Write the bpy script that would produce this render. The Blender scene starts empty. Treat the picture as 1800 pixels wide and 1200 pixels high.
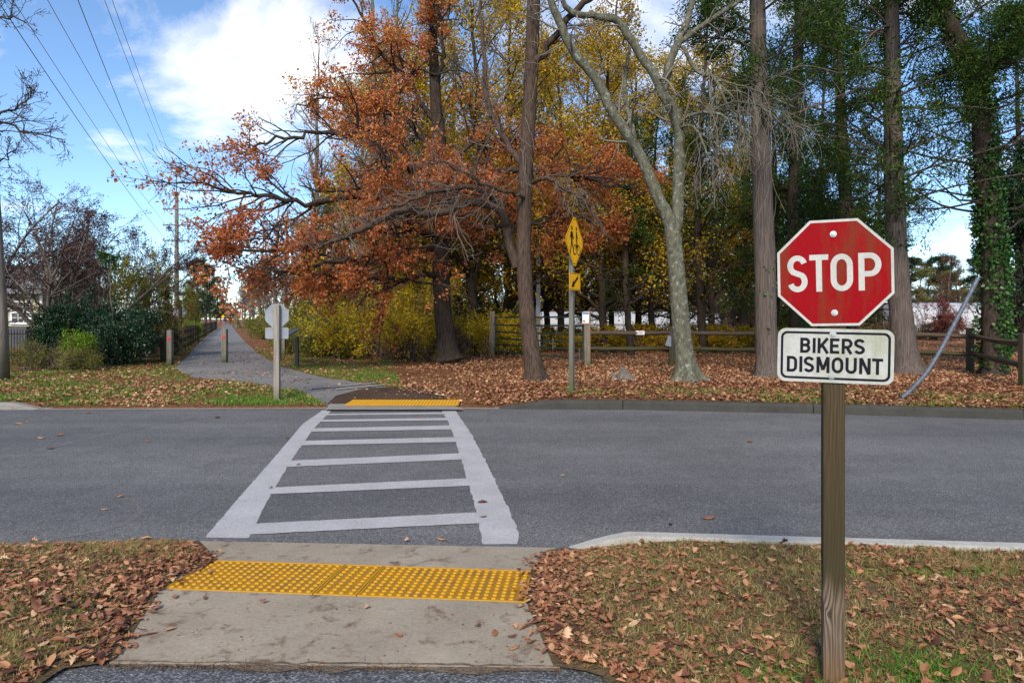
import bpy, bmesh, math, random
import numpy as np
from mathutils import Vector, Matrix, Euler

# ------------------------------------------------------------------ camera, sky, sun, exposure
scene = bpy.context.scene
C = scene.collection
H = 1.64            # eye height above the road
F = 1200.0          # focal length in photo pixels (24 mm on 36 mm)
HY = 560.0          # horizon row of the photo
cam_d = bpy.data.cameras.new('camera')
cam_d.lens = 24.0; cam_d.sensor_width = 36.0
cam_d.shift_y = -40.0 / 1800.0
cam_d.clip_end = 3000.0
cam = bpy.data.objects.new('camera', cam_d); C.objects.link(cam)
cam.location = (0, 0, H); cam.rotation_euler = (math.radians(90), 0, 0)
scene.camera = cam

SUN_ELEV, SUN_AZ = math.radians(38), math.radians(192)     # azimuth clockwise from +Y
world = bpy.data.worlds.new('World'); scene.world = world; world.use_nodes = True
wn = world.node_tree.nodes; wl = world.node_tree.links; wn.clear()
wo = wn.new('ShaderNodeOutputWorld'); bg = wn.new('ShaderNodeBackground')
sky = wn.new('ShaderNodeTexSky'); sky.sky_type = 'NISHITA'; sky.sun_disc = False
sky.sun_elevation = SUN_ELEV; sky.sun_rotation = SUN_AZ
sky.air_density = 0.8; sky.dust_density = 0.15; sky.ozone_density = 2.5
bg.inputs['Strength'].default_value = 0.13
tc = wn.new('ShaderNodeTexCoord')
sep = wn.new('ShaderNodeSeparateXYZ'); wl.new(tc.outputs['Generated'], sep.inputs[0])
def wmath(op, a, b=None, c=None):
    n = wn.new('ShaderNodeMath'); n.operation = op
    for i, v in enumerate((a, b, c)):
        if v is None: continue
        if isinstance(v, (int, float)): n.inputs[i].default_value = v
        else: wl.new(v, n.inputs[i])
    return n.outputs[0]
zc = wmath('MAXIMUM', sep.outputs[2], 0.0)
den = wmath('ADD', zc, 0.10)
cu = wmath('ADD', wmath('DIVIDE', sep.outputs[0], den), 0.36); cv = wmath('DIVIDE', sep.outputs[1], den)
comb = wn.new('ShaderNodeCombineXYZ'); wl.new(cu, comb.inputs[0]); wl.new(cv, comb.inputs[1]); comb.inputs[2].default_value = 1.7
cn = wn.new('ShaderNodeTexNoise'); cn.inputs['Scale'].default_value = 0.75; cn.inputs['Detail'].default_value = 9.0
cn.inputs['Roughness'].default_value = 0.58; cn.inputs['Distortion'].default_value = 0.25
wl.new(comb.outputs[0], cn.inputs['Vector'])
cr = wn.new('ShaderNodeValToRGB'); cr.color_ramp.elements[0].position = 0.525; cr.color_ramp.elements[1].position = 0.69
cr.color_ramp.elements[0].color = (0, 0, 0, 1); cr.color_ramp.elements[1].color = (1, 1, 1, 1)
wl.new(cn.outputs[0], cr.inputs[0])
cs = wn.new('ShaderNodeTexNoise'); cs.inputs['Scale'].default_value = 1.6; cs.inputs['Detail'].default_value = 5.0
wl.new(comb.outputs[0], cs.inputs['Vector'])
cc = wn.new('ShaderNodeValToRGB'); cc.color_ramp.elements[0].position = 0.3; cc.color_ramp.elements[1].position = 0.7
cc.color_ramp.elements[0].color = (5.6, 5.5, 5.4, 1); cc.color_ramp.elements[1].color = (8.6, 8.2, 7.5, 1)
wl.new(cs.outputs[0], cc.inputs[0])
mixc = wn.new('ShaderNodeMixRGB'); wl.new(cr.outputs[0], mixc.inputs[0])
skyb = wn.new('ShaderNodeMixRGB'); skyb.blend_type = 'MULTIPLY'; skyb.inputs[0].default_value = 1.0
skyb.inputs[2].default_value = (0.88, 0.98, 1.03, 1)
wl.new(sky.outputs[0], skyb.inputs[1])
wl.new(skyb.outputs[0], mixc.inputs[1]); wl.new(cc.outputs[0], mixc.inputs[2])
wl.new(mixc.outputs[0], bg.inputs['Color']); wl.new(bg.outputs[0], wo.inputs[0])

sun_d = bpy.data.lights.new('sun', 'SUN'); sun_d.energy = 2.6; sun_d.angle = math.radians(16); sun_d.color = (1.0, 0.89, 0.73)
sun = bpy.data.objects.new('sun', sun_d); C.objects.link(sun)
sd = Vector((math.sin(SUN_AZ) * math.cos(SUN_ELEV), math.cos(SUN_AZ) * math.cos(SUN_ELEV), math.sin(SUN_ELEV)))
sun.rotation_euler = sd.to_track_quat('Z', 'Y').to_euler()
vs = scene.view_settings
vs.view_transform = 'Standard'; vs.look = 'None'; vs.exposure = 0.82; vs.gamma = 1.0; vs.use_curve_mapping = False
scene.cycles.max_bounces = 6; scene.cycles.transparent_max_bounces = 6
scene.cycles.diffuse_bounces = 3; scene.cycles.glossy_bounces = 2; scene.cycles.transmission_bounces = 3
scene.cycles.use_adaptive_sampling = True
scene.cycles.use_denoising = True

# ------------------------------------------------------------------ helpers
rng = np.random.default_rng(7)
def G(px, py, z=0.1):
    """the point of the level z that the photo shows at px, py"""
    Y = F * (H - z) / (py - HY)
    return np.array([(px - 900.0) / F * Y, Y, z])
def D(px, py, Y):
    """the point at distance Y that the photo shows at px, py"""
    return np.array([(px - 900.0) / F * Y, Y, H + (HY - py) / F * Y])

def link(o, parent=None):
    C.objects.link(o)
    if parent is not None: o.parent = parent
    return o
def tag(o, label=None, cat=None, group=None, kind=None):
    if label: o['label'] = label
    if cat: o['category'] = cat
    if group: o['group'] = group
    if kind: o['kind'] = kind
    return o
def empty(name, loc, label=None, cat=None, group=None, rz=0.0):
    o = bpy.data.objects.new(name, None); o.location = tuple(float(v) for v in loc); o.rotation_euler = (0, 0, rz)
    link(o); tag(o, label, cat, group); return o
def mesh_np(name, v, f, mat=None, rnd=None, smooth=False, mats=None, midx=None):
    """v (N,3); f a list of (M,k) index arrays"""
    me = bpy.data.meshes.new(name)
    v = np.asarray(v, dtype=np.float32)
    fs = [np.asarray(a, dtype=np.int32) for a in (f if isinstance(f, list) else [f]) if len(a)]
    me.vertices.add(len(v)); me.vertices.foreach_set('co', v.ravel())
    loops = np.concatenate([a.ravel() for a in fs]); cnt = np.concatenate([np.full(len(a), a.shape[1], np.int32) for a in fs])
    start = np.concatenate([[0], np.cumsum(cnt)[:-1]]).astype(np.int32)
    me.loops.add(len(loops)); me.loops.foreach_set('vertex_index', loops)
    me.polygons.add(len(cnt)); me.polygons.foreach_set('loop_start', start); me.polygons.foreach_set('loop_total', cnt)
    if smooth: me.polygons.foreach_set('use_smooth', np.ones(len(cnt), dtype=bool))
    if mats:
        for m in mats: me.materials.append(m)
    elif mat: me.materials.append(mat)
    if midx is not None: me.polygons.foreach_set('material_index', np.asarray(midx, dtype=np.int32))
    if rnd is not None:
        a = me.attributes.new('rnd', 'FLOAT', 'FACE'); a.data.foreach_set('value', np.asarray(rnd, dtype=np.float32))
    me.update(calc_edges=True)
    return me
def obj(name, me, parent=None, loc=None, rot=None):
    o = bpy.data.objects.new(name, me)
    if loc is not None: o.location = tuple(float(x) for x in loc)
    if rot is not None: o.rotation_euler = rot
    return link(o, parent)
class MB:
    """collects shapes for one mesh"""
    def __init__(s): s.v = []; s.f = []
    def add(s, vs_, fs_):
        b = len(s.v); s.v += [tuple(float(c) for c in p) for p in vs_]; s.f += [tuple(i + b for i in q) for q in fs_]
    def box(s, c, size, rz=0.0, bev=0.0, M=None):
        x, y, z = (k / 2 for k in size)
        if bev <= 0:
            vs_ = [Vector((sx * x, sy * y, sz * z)) for sz in (-1, 1) for sx, sy in ((-1, -1), (1, -1), (1, 1), (-1, 1))]
            fs_ = [(3, 2, 1, 0), (4, 5, 6, 7), (0, 1, 5, 4), (1, 2, 6, 5), (2, 3, 7, 6), (3, 0, 4, 7)]
        else:
            b = bev; vs_ = []; rings = [(-z, b), (-z + b, 0), (z - b, 0), (z, b)]
            for zz, i in rings:
                X, Y = x - i, y - i; k = b * 0.7 if i == 0 else b * 0.4
                vs_ += [Vector(p + (zz,)) for p in ((-X + k, -Y), (X - k, -Y), (X, -Y + k), (X, Y - k), (X - k, Y), (-X + k, Y), (-X, Y - k), (-X, -Y + k))]
            fs_ = [tuple(range(7, -1, -1)), tuple(range(24, 32))]
            for r in range(3):
                for i in range(8):
                    fs_.append((r * 8 + i, r * 8 + (i + 1) % 8, r * 8 + 8 + (i + 1) % 8, r * 8 + 8 + i))
        R = M if M is not None else Matrix.Rotation(rz, 3, 'Z')
        s.add([R @ p + Vector(c) for p in vs_], fs_); return s
    def bar(s, a, b, w, h, up=(0, 0, 1), bev=0.0):
        a, b = Vector([float(k) for k in a]), Vector([float(k) for k in b]); d = b - a; L = d.length; x = d.normalized()
        y = Vector(up).cross(x)
        if y.length < 1e-4: y = Vector((0, 1, 0)).cross(x)
        y.normalize(); z = x.cross(y)
        M = Matrix((x, y, z)).transposed()
        return s.box((a + b) / 2, (L, w, h), bev=bev, M=M)
    def tube(s, pts, rad, n=8, cap=True):
        pts = [Vector([float(k) for k in p]) for p in pts]; rs = rad if hasattr(rad, '__len__') else [rad] * len(pts)
        rings = []; ref = None
        for i, p in enumerate(pts):
            d = (pts[min(i + 1, len(pts) - 1)] - pts[max(i - 1, 0)]).normalized()
            if ref is None: ref = d.orthogonal().normalized()
            u = (ref - d * ref.dot(d)).normalized(); ref = u; w = d.cross(u)
            rings.append([p + (u * math.cos(t) + w * math.sin(t)) * rs[i] for t in (2 * math.pi * k / n for k in range(n))])
        vs_ = [q for r in rings for q in r]; fs_ = []
        for i in range(len(pts) - 1):
            for k in range(n): fs_.append((i * n + k, i * n + (k + 1) % n, i * n + n + (k + 1) % n, i * n + n + k))
        if cap: fs_ += [tuple(range(n - 1, -1, -1)), tuple(range((len(pts) - 1) * n, len(pts) * n))]
        s.add(vs_, fs_); return s
    def prism(s, poly, z0, z1, M=None):
        """poly in the local xz plane, from y=z0 (front) to y=z1"""
        n = len(poly); M = M or Matrix.Identity(4)
        vs_ = [M @ Vector((p[0], z0, p[1])) for p in poly] + [M @ Vector((p[0], z1, p[1])) for p in poly]
        fs_ = [tuple(range(n)), tuple(range(2 * n - 1, n - 1, -1))] + [(i + n, (i + 1) % n + n, (i + 1) % n, i) for i in range(n)]
        s.add(vs_, fs_); return s
    def build(s, name, mat, parent=None, smooth=False, loc=None, rot=None):
        me = bpy.data.meshes.new(name); me.from_pydata(s.v, [], s.f); me.materials.append(mat)
        if smooth:
            me.polygons.foreach_set('use_smooth', np.ones(len(me.polygons), dtype=bool))
        me.update()
        return obj(name, me, parent, loc, rot)

# ------------------------------------------------------------------ materials
def new_mat(name):
    m = bpy.data.materials.new(name); m.use_nodes = True
    nt = m.node_tree; nt.nodes.clear()
    out = nt.nodes.new('ShaderNodeOutputMaterial'); b = nt.nodes.new('ShaderNodeBsdfPrincipled')
    nt.links.new(b.outputs[0], out.inputs[0]); return m, nt, b, out
def N(nt, t, **kw):
    n = nt.nodes.new(t)
    for k, v in kw.items():
        if k in n.inputs: n.inputs[k].default_value = v
        else: setattr(n, k, v)
    return n
def ramp(nt, fac, stops):
    r = nt.nodes.new('ShaderNodeValToRGB'); e = r.color_ramp.elements
    while len(e) < len(stops): e.new(0.5)
    for i, (p, c) in enumerate(stops): e[i].position = p; e[i].color = (*c, 1) if len(c) == 3 else c
    nt.links.new(fac, r.inputs[0]); return r.outputs[0]
def coords(nt, scale=(1, 1, 1), kind='Object'):
    t = nt.nodes.new('ShaderNodeTexCoord'); m = nt.nodes.new('ShaderNodeMapping'); m.inputs['Scale'].default_value = scale
    nt.links.new(t.outputs[kind], m.inputs[0]); return m.outputs[0]
def noise(nt, vec, scale, detail=4, rough=0.55, dist=0.0):
    n = N(nt, 'ShaderNodeTexNoise', Scale=scale, Detail=detail, Roughness=rough, Distortion=dist); nt.links.new(vec, n.inputs['Vector']); return n.outputs[0]
def mixc_(nt, fac, a, b, mode='MIX'):
    m = nt.nodes.new('ShaderNodeMixRGB'); m.blend_type = mode
    for i, v in enumerate((fac, a, b)):
        if isinstance(v, (int, float)): m.inputs[i].default_value = v
        elif isinstance(v, tuple): m.inputs[i].default_value = (*v, 1) if len(v) == 3 else v
        else: nt.links.new(v, m.inputs[i])
    return m.outputs[0]
def bump(nt, b, hgt, strength=0.5, dist=0.02):
    n = N(nt, 'ShaderNodeBump', Strength=strength, Distance=dist); nt.links.new(hgt, n.inputs['Height']); nt.links.new(n.outputs[0], b.inputs['Normal'])
def plain(name, col, rough=0.6, metal=0.0, var=0.25, scale=12.0, bmp=0.0):
    m, nt, b, o = new_mat(name); v = coords(nt)
    n = noise(nt, v, scale, 5)
    c0 = tuple(k * (1 - var) for k in col); c1 = tuple(min(1, k * (1 + var)) for k in col)
    nt.links.new(ramp(nt, n, [(0.3, c0), (0.7, c1)]), b.inputs['Base Color'])
    b.inputs['Roughness'].default_value = rough; b.inputs['Metallic'].default_value = metal
    if bmp: bump(nt, b, n, bmp, 0.01)
    return m
def leaf_mat(name, stops, trans=0.35, rough=0.55, src='attr', spec=0.3):
    m, nt, b, o = new_mat(name)
    if src == 'attr':
        a = N(nt, 'ShaderNodeAttribute'); a.attribute_name = 'rnd'; fac = a.outputs['Fac']
    else:
        a = N(nt, 'ShaderNodeObjectInfo'); fac = a.outputs['Random']
    col = ramp(nt, fac, stops)
    nt.links.new(col, b.inputs['Base Color']); b.inputs['Roughness'].default_value = rough
    b.inputs['Specular IOR Level'].default_value = spec
    if trans > 0:
        t = nt.nodes.new('ShaderNodeBsdfTranslucent'); nt.links.new(col, t.inputs[0])
        mx = nt.nodes.new('ShaderNodeMixShader'); mx.inputs[0].default_value = trans
        nt.links.new(b.outputs[0], mx.inputs[1]); nt.links.new(t.outputs[0], mx.inputs[2]); nt.links.new(mx.outputs[0], o.inputs[0])
    return m
def bark(name, c0, c1, c2=None, vs=(9, 9, 1.6), patch=0.0, patch_col=(0.35, 0.38, 0.33), strength=0.8):
    m, nt, b, o = new_mat(name); v = coords(nt, vs)
    n = noise(nt, v, 1.6, 8, 0.65, 0.4)
    col = ramp(nt, n, [(0.3, c0), (0.62, c1)] + ([(0.8, c2)] if c2 else []))
    if patch > 0:
        v2 = coords(nt); p = noise(nt, v2, 9.0, 8, 0.78)
        f = ramp(nt, p, [(0.62 - patch, (0, 0, 0)), (0.70 - patch, (1, 1, 1))])
        col = mixc_(nt, f, col, patch_col)
    nt.links.new(col, b.inputs['Base Color']); b.inputs['Roughness'].default_value = 0.9
    b.inputs['Specular IOR Level'].default_value = 0.15
    bump(nt, b, n, strength, 0.03); return m
def wood(name, c0, c1, axis=2, green=None, gz=(0, 1), rough=0.85):
    m, nt, b, o = new_mat(name)
    s = [22, 22, 22]; s[axis] = 1.3
    v = coords(nt, tuple(s)); n = noise(nt, v, 1.0, 8, 0.62, 0.8)
    col = ramp(nt, n, [(0.3, c0), (0.68, c1)])
    if green:
        v2 = coords(nt); sp = nt.nodes.new('ShaderNodeSeparateXYZ'); nt.links.new(v2, sp.inputs[0])
        p = noise(nt, v2, 4.0, 5)
        mr = N(nt, 'ShaderNodeMapRange'); nt.links.new(sp.outputs[2], mr.inputs[0])
        mr.inputs[1].default_value = gz[0]; mr.inputs[2].default_value = gz[1]; mr.inputs[3].default_value = 1.0; mr.inputs[4].default_value = 0.0
        mu = N(nt, 'ShaderNodeMath', operation='MULTIPLY'); nt.links.new(mr.outputs[0], mu.inputs[0]); nt.links.new(p, mu.inputs[1])
        f = ramp(nt, mu.outputs[0], [(0.12, (0, 0, 0)), (0.45, (0.9, 0.9, 0.9))])
        col = mixc_(nt, f, col, green)
    nt.links.new(col, b.inputs['Base Color']); b.inputs['Roughness'].default_value = rough
    b.inputs['Specular IOR Level'].default_value = 0.2
    bump(nt, b, n, 0.45, 0.006); return m

def asphalt(name, base, agg=0.5, patch=0.12, track=False):
    m, nt, b, o = new_mat(name); v = coords(nt)
    big = noise(nt, v, 0.35, 5, 0.6); mid = noise(nt, v, 2.3, 6, 0.6)
    vo = N(nt, 'ShaderNodeTexVoronoi', Scale=130.0); nt.links.new(v, vo.inputs['Vector'])
    sp = nt.nodes.new('ShaderNodeSeparateColor'); nt.links.new(vo.outputs['Color'], sp.inputs[0])
    k = tuple(base)
    st = ramp(nt, sp.outputs[0], [(0.0, tuple(c * (1 - agg) for c in k)), (0.62, k), (0.86, tuple(c * (1 + agg) for c in k)), (1.0, tuple(c * (1 + 2.6 * agg) for c in k))])
    c2 = mixc_(nt, 1.0, st, ramp(nt, big, [(0.3, (1 - patch,) * 3), (0.7, (1 + patch,) * 3)]), 'MULTIPLY')
    c3 = mixc_(nt, 1.0, c2, ramp(nt, mid, [(0.3, (0.88, 0.88, 0.88)), (0.7, (1.1, 1.1, 1.1))]), 'MULTIPLY')
    if track:   # wheel tracks along the road, darker oily blotches and dusty patches
        tr = noise(nt, coords(nt, (0.05, 0.9, 1)), 1.0, 4, 0.6, 0.3); st_ = noise(nt, coords(nt, (0.6, 0.9, 1)), 1.0, 7, 0.72, 0.6)
        c3 = mixc_(nt, 1.0, c3, ramp(nt, tr, [(0.35, (0.84, 0.84, 0.85)), (0.65, (1.13, 1.12, 1.10))]), 'MULTIPLY')
        c3 = mixc_(nt, 1.0, c3, ramp(nt, st_, [(0.27, (0.66, 0.66, 0.66)), (0.36, (1, 1, 1)), (0.66, (1, 1, 1)), (0.78, (1.22, 1.19, 1.14))]), 'MULTIPLY')
    nt.links.new(c3, b.inputs['Base Color']); b.inputs['Roughness'].default_value = 0.85
    b.inputs['Specular IOR Level'].default_value = 0.3
    bump(nt, b, vo.outputs['Distance'], 0.55, 0.004); return m
def concrete(name, base, dirt=(0.16, 0.125, 0.09), dirt_amt=0.35):
    m, nt, b, o = new_mat(name); v = coords(nt)
    f1 = noise(nt, v, 55, 6, 0.7); f2 = noise(nt, v, 2.2, 7, 0.62); f3 = noise(nt, v, 7.5, 6, 0.65, 0.4)
    c = ramp(nt, f1, [(0.25, tuple(k * 0.72 for k in base)), (0.7, tuple(k * 1.15 for k in base))])
    c = mixc_(nt, 1.0, c, ramp(nt, f2, [(0.3, (0.8, 0.79, 0.77)), (0.7, (1.1, 1.1, 1.1))]), 'MULTIPLY')
    fd = ramp(nt, f3, [(0.55, (0, 0, 0)), (0.75, (dirt_amt * 2,) * 3)])
    c = mixc_(nt, fd, c, dirt)
    nt.links.new(c, b.inputs['Base Color']); b.inputs['Roughness'].default_value = 0.92
    b.inputs['Specular IOR Level'].default_value = 0.2
    bump(nt, b, f1, 0.45, 0.006); return m

M = {}
M['road'] = asphalt('road asphalt', (0.124, 0.123, 0.123), 0.5, 0.16, track=True)
M['trail'] = asphalt('trail asphalt', (0.175, 0.17, 0.165), 0.35, 0.2)
M['path'] = asphalt('near path asphalt', (0.10, 0.102, 0.108), 0.7)
M['concrete'] = concrete('ramp concrete', (0.345, 0.29, 0.22), (0.15, 0.10, 0.065), 0.75)
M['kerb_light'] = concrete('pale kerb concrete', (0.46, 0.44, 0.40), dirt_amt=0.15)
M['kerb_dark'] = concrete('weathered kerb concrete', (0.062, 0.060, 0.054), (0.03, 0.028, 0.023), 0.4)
M['gutter'] = concrete('gutter concrete', (0.27, 0.25, 0.23))
M['post_wood'] = wood('weathered post', (0.10, 0.075, 0.045), (0.27, 0.215, 0.15), 2, (0.085, 0.10, 0.028), (0.15, 1.25))
M['grey_wood'] = wood('grey post', (0.16, 0.135, 0.11), (0.34, 0.30, 0.25), 2, (0.10, 0.12, 0.05), (0.0, 0.5))
M['bollard'] = wood('bollard wood', (0.13, 0.115, 0.095), (0.26, 0.235, 0.20), 2, (0.045, 0.07, 0.02), (0.0, 0.75))
M['warn_post'] = wood('weathered green-grey post', (0.08, 0.075, 0.06), (0.19, 0.18, 0.15), 2, (0.07, 0.10, 0.03), (0.0, 0.9))
M['dark_wood'] = wood('dark rail wood', (0.038, 0.028, 0.019), (0.13, 0.096, 0.066), 0, None)
M['dark_post'] = wood('dark fence post', (0.035, 0.027, 0.018), (0.11, 0.085, 0.058), 2, (0.05, 0.06, 0.02), (0, 1.0))
M['moss_wood'] = wood('mossy rail wood', (0.028, 0.025, 0.014), (0.085, 0.078, 0.04), 0, None)
M['gate_post'] = wood('gate post wood', (0.13, 0.095, 0.07), (0.30, 0.24, 0.18), 2, (0.10, 0.105, 0.045), (0, 0.9))
M['pole_wood'] = wood('utility pole wood', (0.12, 0.10, 0.08), (0.29, 0.25, 0.21), 2, (0.10, 0.11, 0.06), (0, 1.4))
M['far_pole'] = plain('far pole wood', (0.17, 0.14, 0.12), 0.9)
M['black_metal'] = plain('black metal', (0.018, 0.018, 0.02), 0.5)
M['alu'] = plain('sign back aluminium', (0.235, 0.255, 0.28), 0.55, 0.0, 0.15, 6)
M['bolt'] = plain('bolt steel', (0.55, 0.54, 0.52), 0.4, 0.6)
M['galv'] = plain('galvanised pipe', (0.10, 0.115, 0.14), 0.6, 0.2, 0.4, 18)
M['gate'] = plain('gate green paint', (0.022, 0.055, 0.052), 0.45, 0.1, 0.3, 6)
M['grey_steel'] = plain('grey painted steel', (0.36, 0.38, 0.43), 0.5, 0.1, 0.1, 3)
M['wire'] = plain('wire', (0.35, 0.36, 0.38), 0.5)
M['wire_dark'] = plain('dark wire', (0.05, 0.05, 0.055), 0.5)
M['white'] = plain('white board', (0.78, 0.78, 0.78), 0.55, 0, 0.05)
M['black_ink'] = plain('black legend', (0.010, 0.011, 0.016), 0.75, 0, 0.2, 30)
M['black_ink'].node_tree.nodes['Principled BSDF'].inputs['Specular IOR Level'].default_value = 0.12
M['blue_ink'] = plain('blue print', (0.06, 0.20, 0.42), 0.5)
M['red_ink'] = plain('red print', (0.55, 0.05, 0.06), 0.5)
M['reflector'] = plain('red reflector', (0.75, 0.03, 0.035), 0.25, 0, 0.1)
def sign_face(name, base, dirt, streak=(14, 14, 2.2), lo=0.55, hi=0.8, amt=0.75):
    m, nt, b, o = new_mat(name); v = coords(nt, streak)
    n = noise(nt, v, 1.0, 7, 0.62, 0.5); sp = noise(nt, coords(nt), 90, 3)
    f = ramp(nt, n, [(lo, (0, 0, 0)), (hi, (amt,) * 3)])
    c = mixc_(nt, f, base, dirt)
    c = mixc_(nt, 1.0, c, ramp(nt, sp, [(0.3, (0.9, 0.9, 0.9)), (0.7, (1.07, 1.07, 1.07))]), 'MULTIPLY')
    nt.links.new(c, b.inputs['Base Color']); b.inputs['Roughness'].default_value = 0.6; b.inputs['Specular IOR Level'].default_value = 0.08; return m
M['sign_red'] = sign_face('red sheeting', (0.27, 0.0022, 0.006), (0.12, 0.045, 0.016), (11, 11, 1.8), 0.47, 0.70, 0.85)
M['sign_white'] = sign_face('white sheeting', (0.46, 0.46, 0.43), (0.30, 0.31, 0.20), (9, 9, 5), 0.42, 0.70, 0.75)
M['legend'] = sign_face('white legend', (0.50, 0.49, 0.46), (0.34, 0.32, 0.26), (12, 12, 3), 0.45, 0.75, 0.6)
M['sign_yellow'] = sign_face('yellow sheeting', (0.98, 0.47, 0.008), (0.55, 0.36, 0.03), (6, 6, 2), 0.55, 0.85, 0.5)
M['tactile'] = sign_face('tactile yellow', (0.40, 0.195, 0.018), (0.17, 0.105, 0.05), (5, 5, 5), 0.42, 0.72, 0.85)
M['dome'] = sign_face('dome yellow', (0.58, 0.30, 0.018), (0.30, 0.17, 0.05), (9, 9, 9), 0.5, 0.8, 0.5)
M['tactile_far'] = sign_face('far tactile yellow', (0.50, 0.25, 0.018), (0.26, 0.16, 0.05), (4, 4, 4), 0.5, 0.8, 0.6)
# crosswalk paint: worn, lets the asphalt through at chips
def paint_mat():
    m, nt, b, o = new_mat('crossing paint'); v = coords(nt)
    n1 = noise(nt, v, 45, 5, 0.7); n2 = noise(nt, v, 3, 5)
    c = ramp(nt, n1, [(0.28, (0.30, 0.29, 0.29)), (0.6, (0.45, 0.44, 0.44))])
    c = mixc_(nt, 1.0, c, ramp(nt, n2, [(0.3, (0.86, 0.86, 0.86)), (0.7, (1.05, 1.05, 1.05))]), 'MULTIPLY')
    nt.links.new(c, b.inputs['Base Color']); b.inputs['Roughness'].default_value = 0.8; bump(nt, b, n1, 0.4, 0.003)
    n3 = noise(nt, v, 70, 6, 0.75); n4 = noise(nt, coords(nt, (0.35, 1.6, 1)), 1.3, 4)
    ad = N(nt, 'ShaderNodeMath', operation='ADD'); sc_ = N(nt, 'ShaderNodeMath', operation='MULTIPLY'); sc_.inputs[1].default_value = 0.45; nt.links.new(n4, sc_.inputs[0]); nt.links.new(n3, ad.inputs[0]); nt.links.new(sc_.outputs[0], ad.inputs[1])
    tb = nt.nodes.new('ShaderNodeBsdfTransparent'); mx = nt.nodes.new('ShaderNodeMixShader')
    nt.links.new(ramp(nt, ad.outputs[0], [(0.44, (0.0,) * 3), (0.60, (1,) * 3)]), mx.inputs[0]); nt.links.new(tb.outputs[0], mx.inputs[1]); nt.links.new(b.outputs[0], mx.inputs[2]); nt.links.new(mx.outputs[0], o.inputs[0])
    return m
M['paint'] = paint_mat()
def soil_mat(name, stops, scale=9.0, scale2=0.6, dark=0.75, bscale=60):
    m, nt, b, o = new_mat(name); v = coords(nt)
    n = noise(nt, v, scale, 8, 0.7); n2 = noise(nt, v, scale2, 4); n3 = noise(nt, v, bscale, 4)
    c = ramp(nt, n, stops)
    c = mixc_(nt, 1.0, c, ramp(nt, n2, [(0.3, (dark,) * 3), (0.7, (1.15, 1.15, 1.15))]), 'MULTIPLY')
    nt.links.new(c, b.inputs['Base Color']); b.inputs['Roughness'].default_value = 1.0
    b.inputs['Specular IOR Level'].default_value = 0.1
    bump(nt, b, n3, 0.9, 0.03); return m
M['turf'] = soil_mat('turf soil', [(0.3, (0.075, 0.048, 0.028)), (0.55, (0.15, 0.105, 0.055)), (0.75, (0.17, 0.15, 0.06))], 22)
M['litter'] = soil_mat('leaf litter', [(0.28, (0.08, 0.035, 0.018)), (0.5, (0.20, 0.09, 0.042)), (0.66, (0.32, 0.155, 0.075)), (0.8, (0.18, 0.15, 0.05))], 11, 0.35)
M['dirt'] = soil_mat('dark trodden dirt', [(0.3, (0.05, 0.033, 0.024)), (0.7, (0.12, 0.075, 0.052))], 14)
M['edge_dirt'] = soil_mat('sandy edge dirt', [(0.3, (0.10, 0.07, 0.05)), (0.7, (0.22, 0.165, 0.12))], 24)
M['ground'] = soil_mat('ground', [(0.3, (0.08, 0.06, 0.03)), (0.7, (0.14, 0.12, 0.05))], 3)
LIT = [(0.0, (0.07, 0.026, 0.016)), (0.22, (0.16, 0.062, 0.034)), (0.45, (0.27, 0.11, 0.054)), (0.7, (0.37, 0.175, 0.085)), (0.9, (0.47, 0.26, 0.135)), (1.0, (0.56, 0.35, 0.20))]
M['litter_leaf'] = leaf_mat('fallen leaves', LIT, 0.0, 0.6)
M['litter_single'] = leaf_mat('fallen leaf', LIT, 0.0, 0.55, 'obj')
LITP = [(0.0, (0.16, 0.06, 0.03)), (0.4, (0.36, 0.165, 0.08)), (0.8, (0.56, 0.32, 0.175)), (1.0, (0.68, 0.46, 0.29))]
M['litter_sunlit'] = leaf_mat('pale fallen leaves', LITP, 0.0, 0.6)  # lighter copy of the litter leaves, sunlight put into the colour
M['grass_dry'] = leaf_mat('dry grass', [(0.0, (0.14, 0.13, 0.03)), (0.35, (0.25, 0.19, 0.065)), (0.7, (0.39, 0.28, 0.115)), (1.0, (0.52, 0.39, 0.20))], 0.25, 0.7)
M['grass_green'] = leaf_mat('green grass', [(0.0, (0.05, 0.15, 0.012)), (0.6, (0.11, 0.27, 0.022)), (1.0, (0.26, 0.30, 0.05))], 0.25, 0.6)
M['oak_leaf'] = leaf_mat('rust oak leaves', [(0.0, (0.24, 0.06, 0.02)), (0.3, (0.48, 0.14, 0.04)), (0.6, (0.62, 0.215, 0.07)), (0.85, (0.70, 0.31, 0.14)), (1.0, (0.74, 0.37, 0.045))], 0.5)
M['yellow_leaf'] = leaf_mat('yellow leaves', [(0.0, (0.24, 0.16, 0.012)), (0.4, (0.50, 0.34, 0.02)), (0.75, (0.68, 0.48, 0.03)), (1.0, (0.62, 0.26, 0.02))], 0.5)
M['bright_yellow'] = leaf_mat('bright yellow leaves', [(0.0, (0.26, 0.16, 0.02)), (0.35, (0.58, 0.44, 0.025)), (0.75, (0.84, 0.67, 0.04)), (1.0, (0.88, 0.70, 0.07))], 0.5)
M['olive_leaf'] = leaf_mat('olive leaves', [(0.0, (0.08, 0.09, 0.015)), (0.4, (0.18, 0.20, 0.032)), (0.75, (0.33, 0.30, 0.06)), (1.0, (0.40, 0.26, 0.07))], 0.4)
M['cedar_leaf'] = leaf_mat('cedar sprays', [(0.0, (0.016, 0.036, 0.006)), (0.5, (0.042, 0.088, 0.014)), (0.85, (0.09, 0.16, 0.024)), (1.0, (0.17, 0.17, 0.035))], 0.35, 0.7, spec=0.15)
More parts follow.
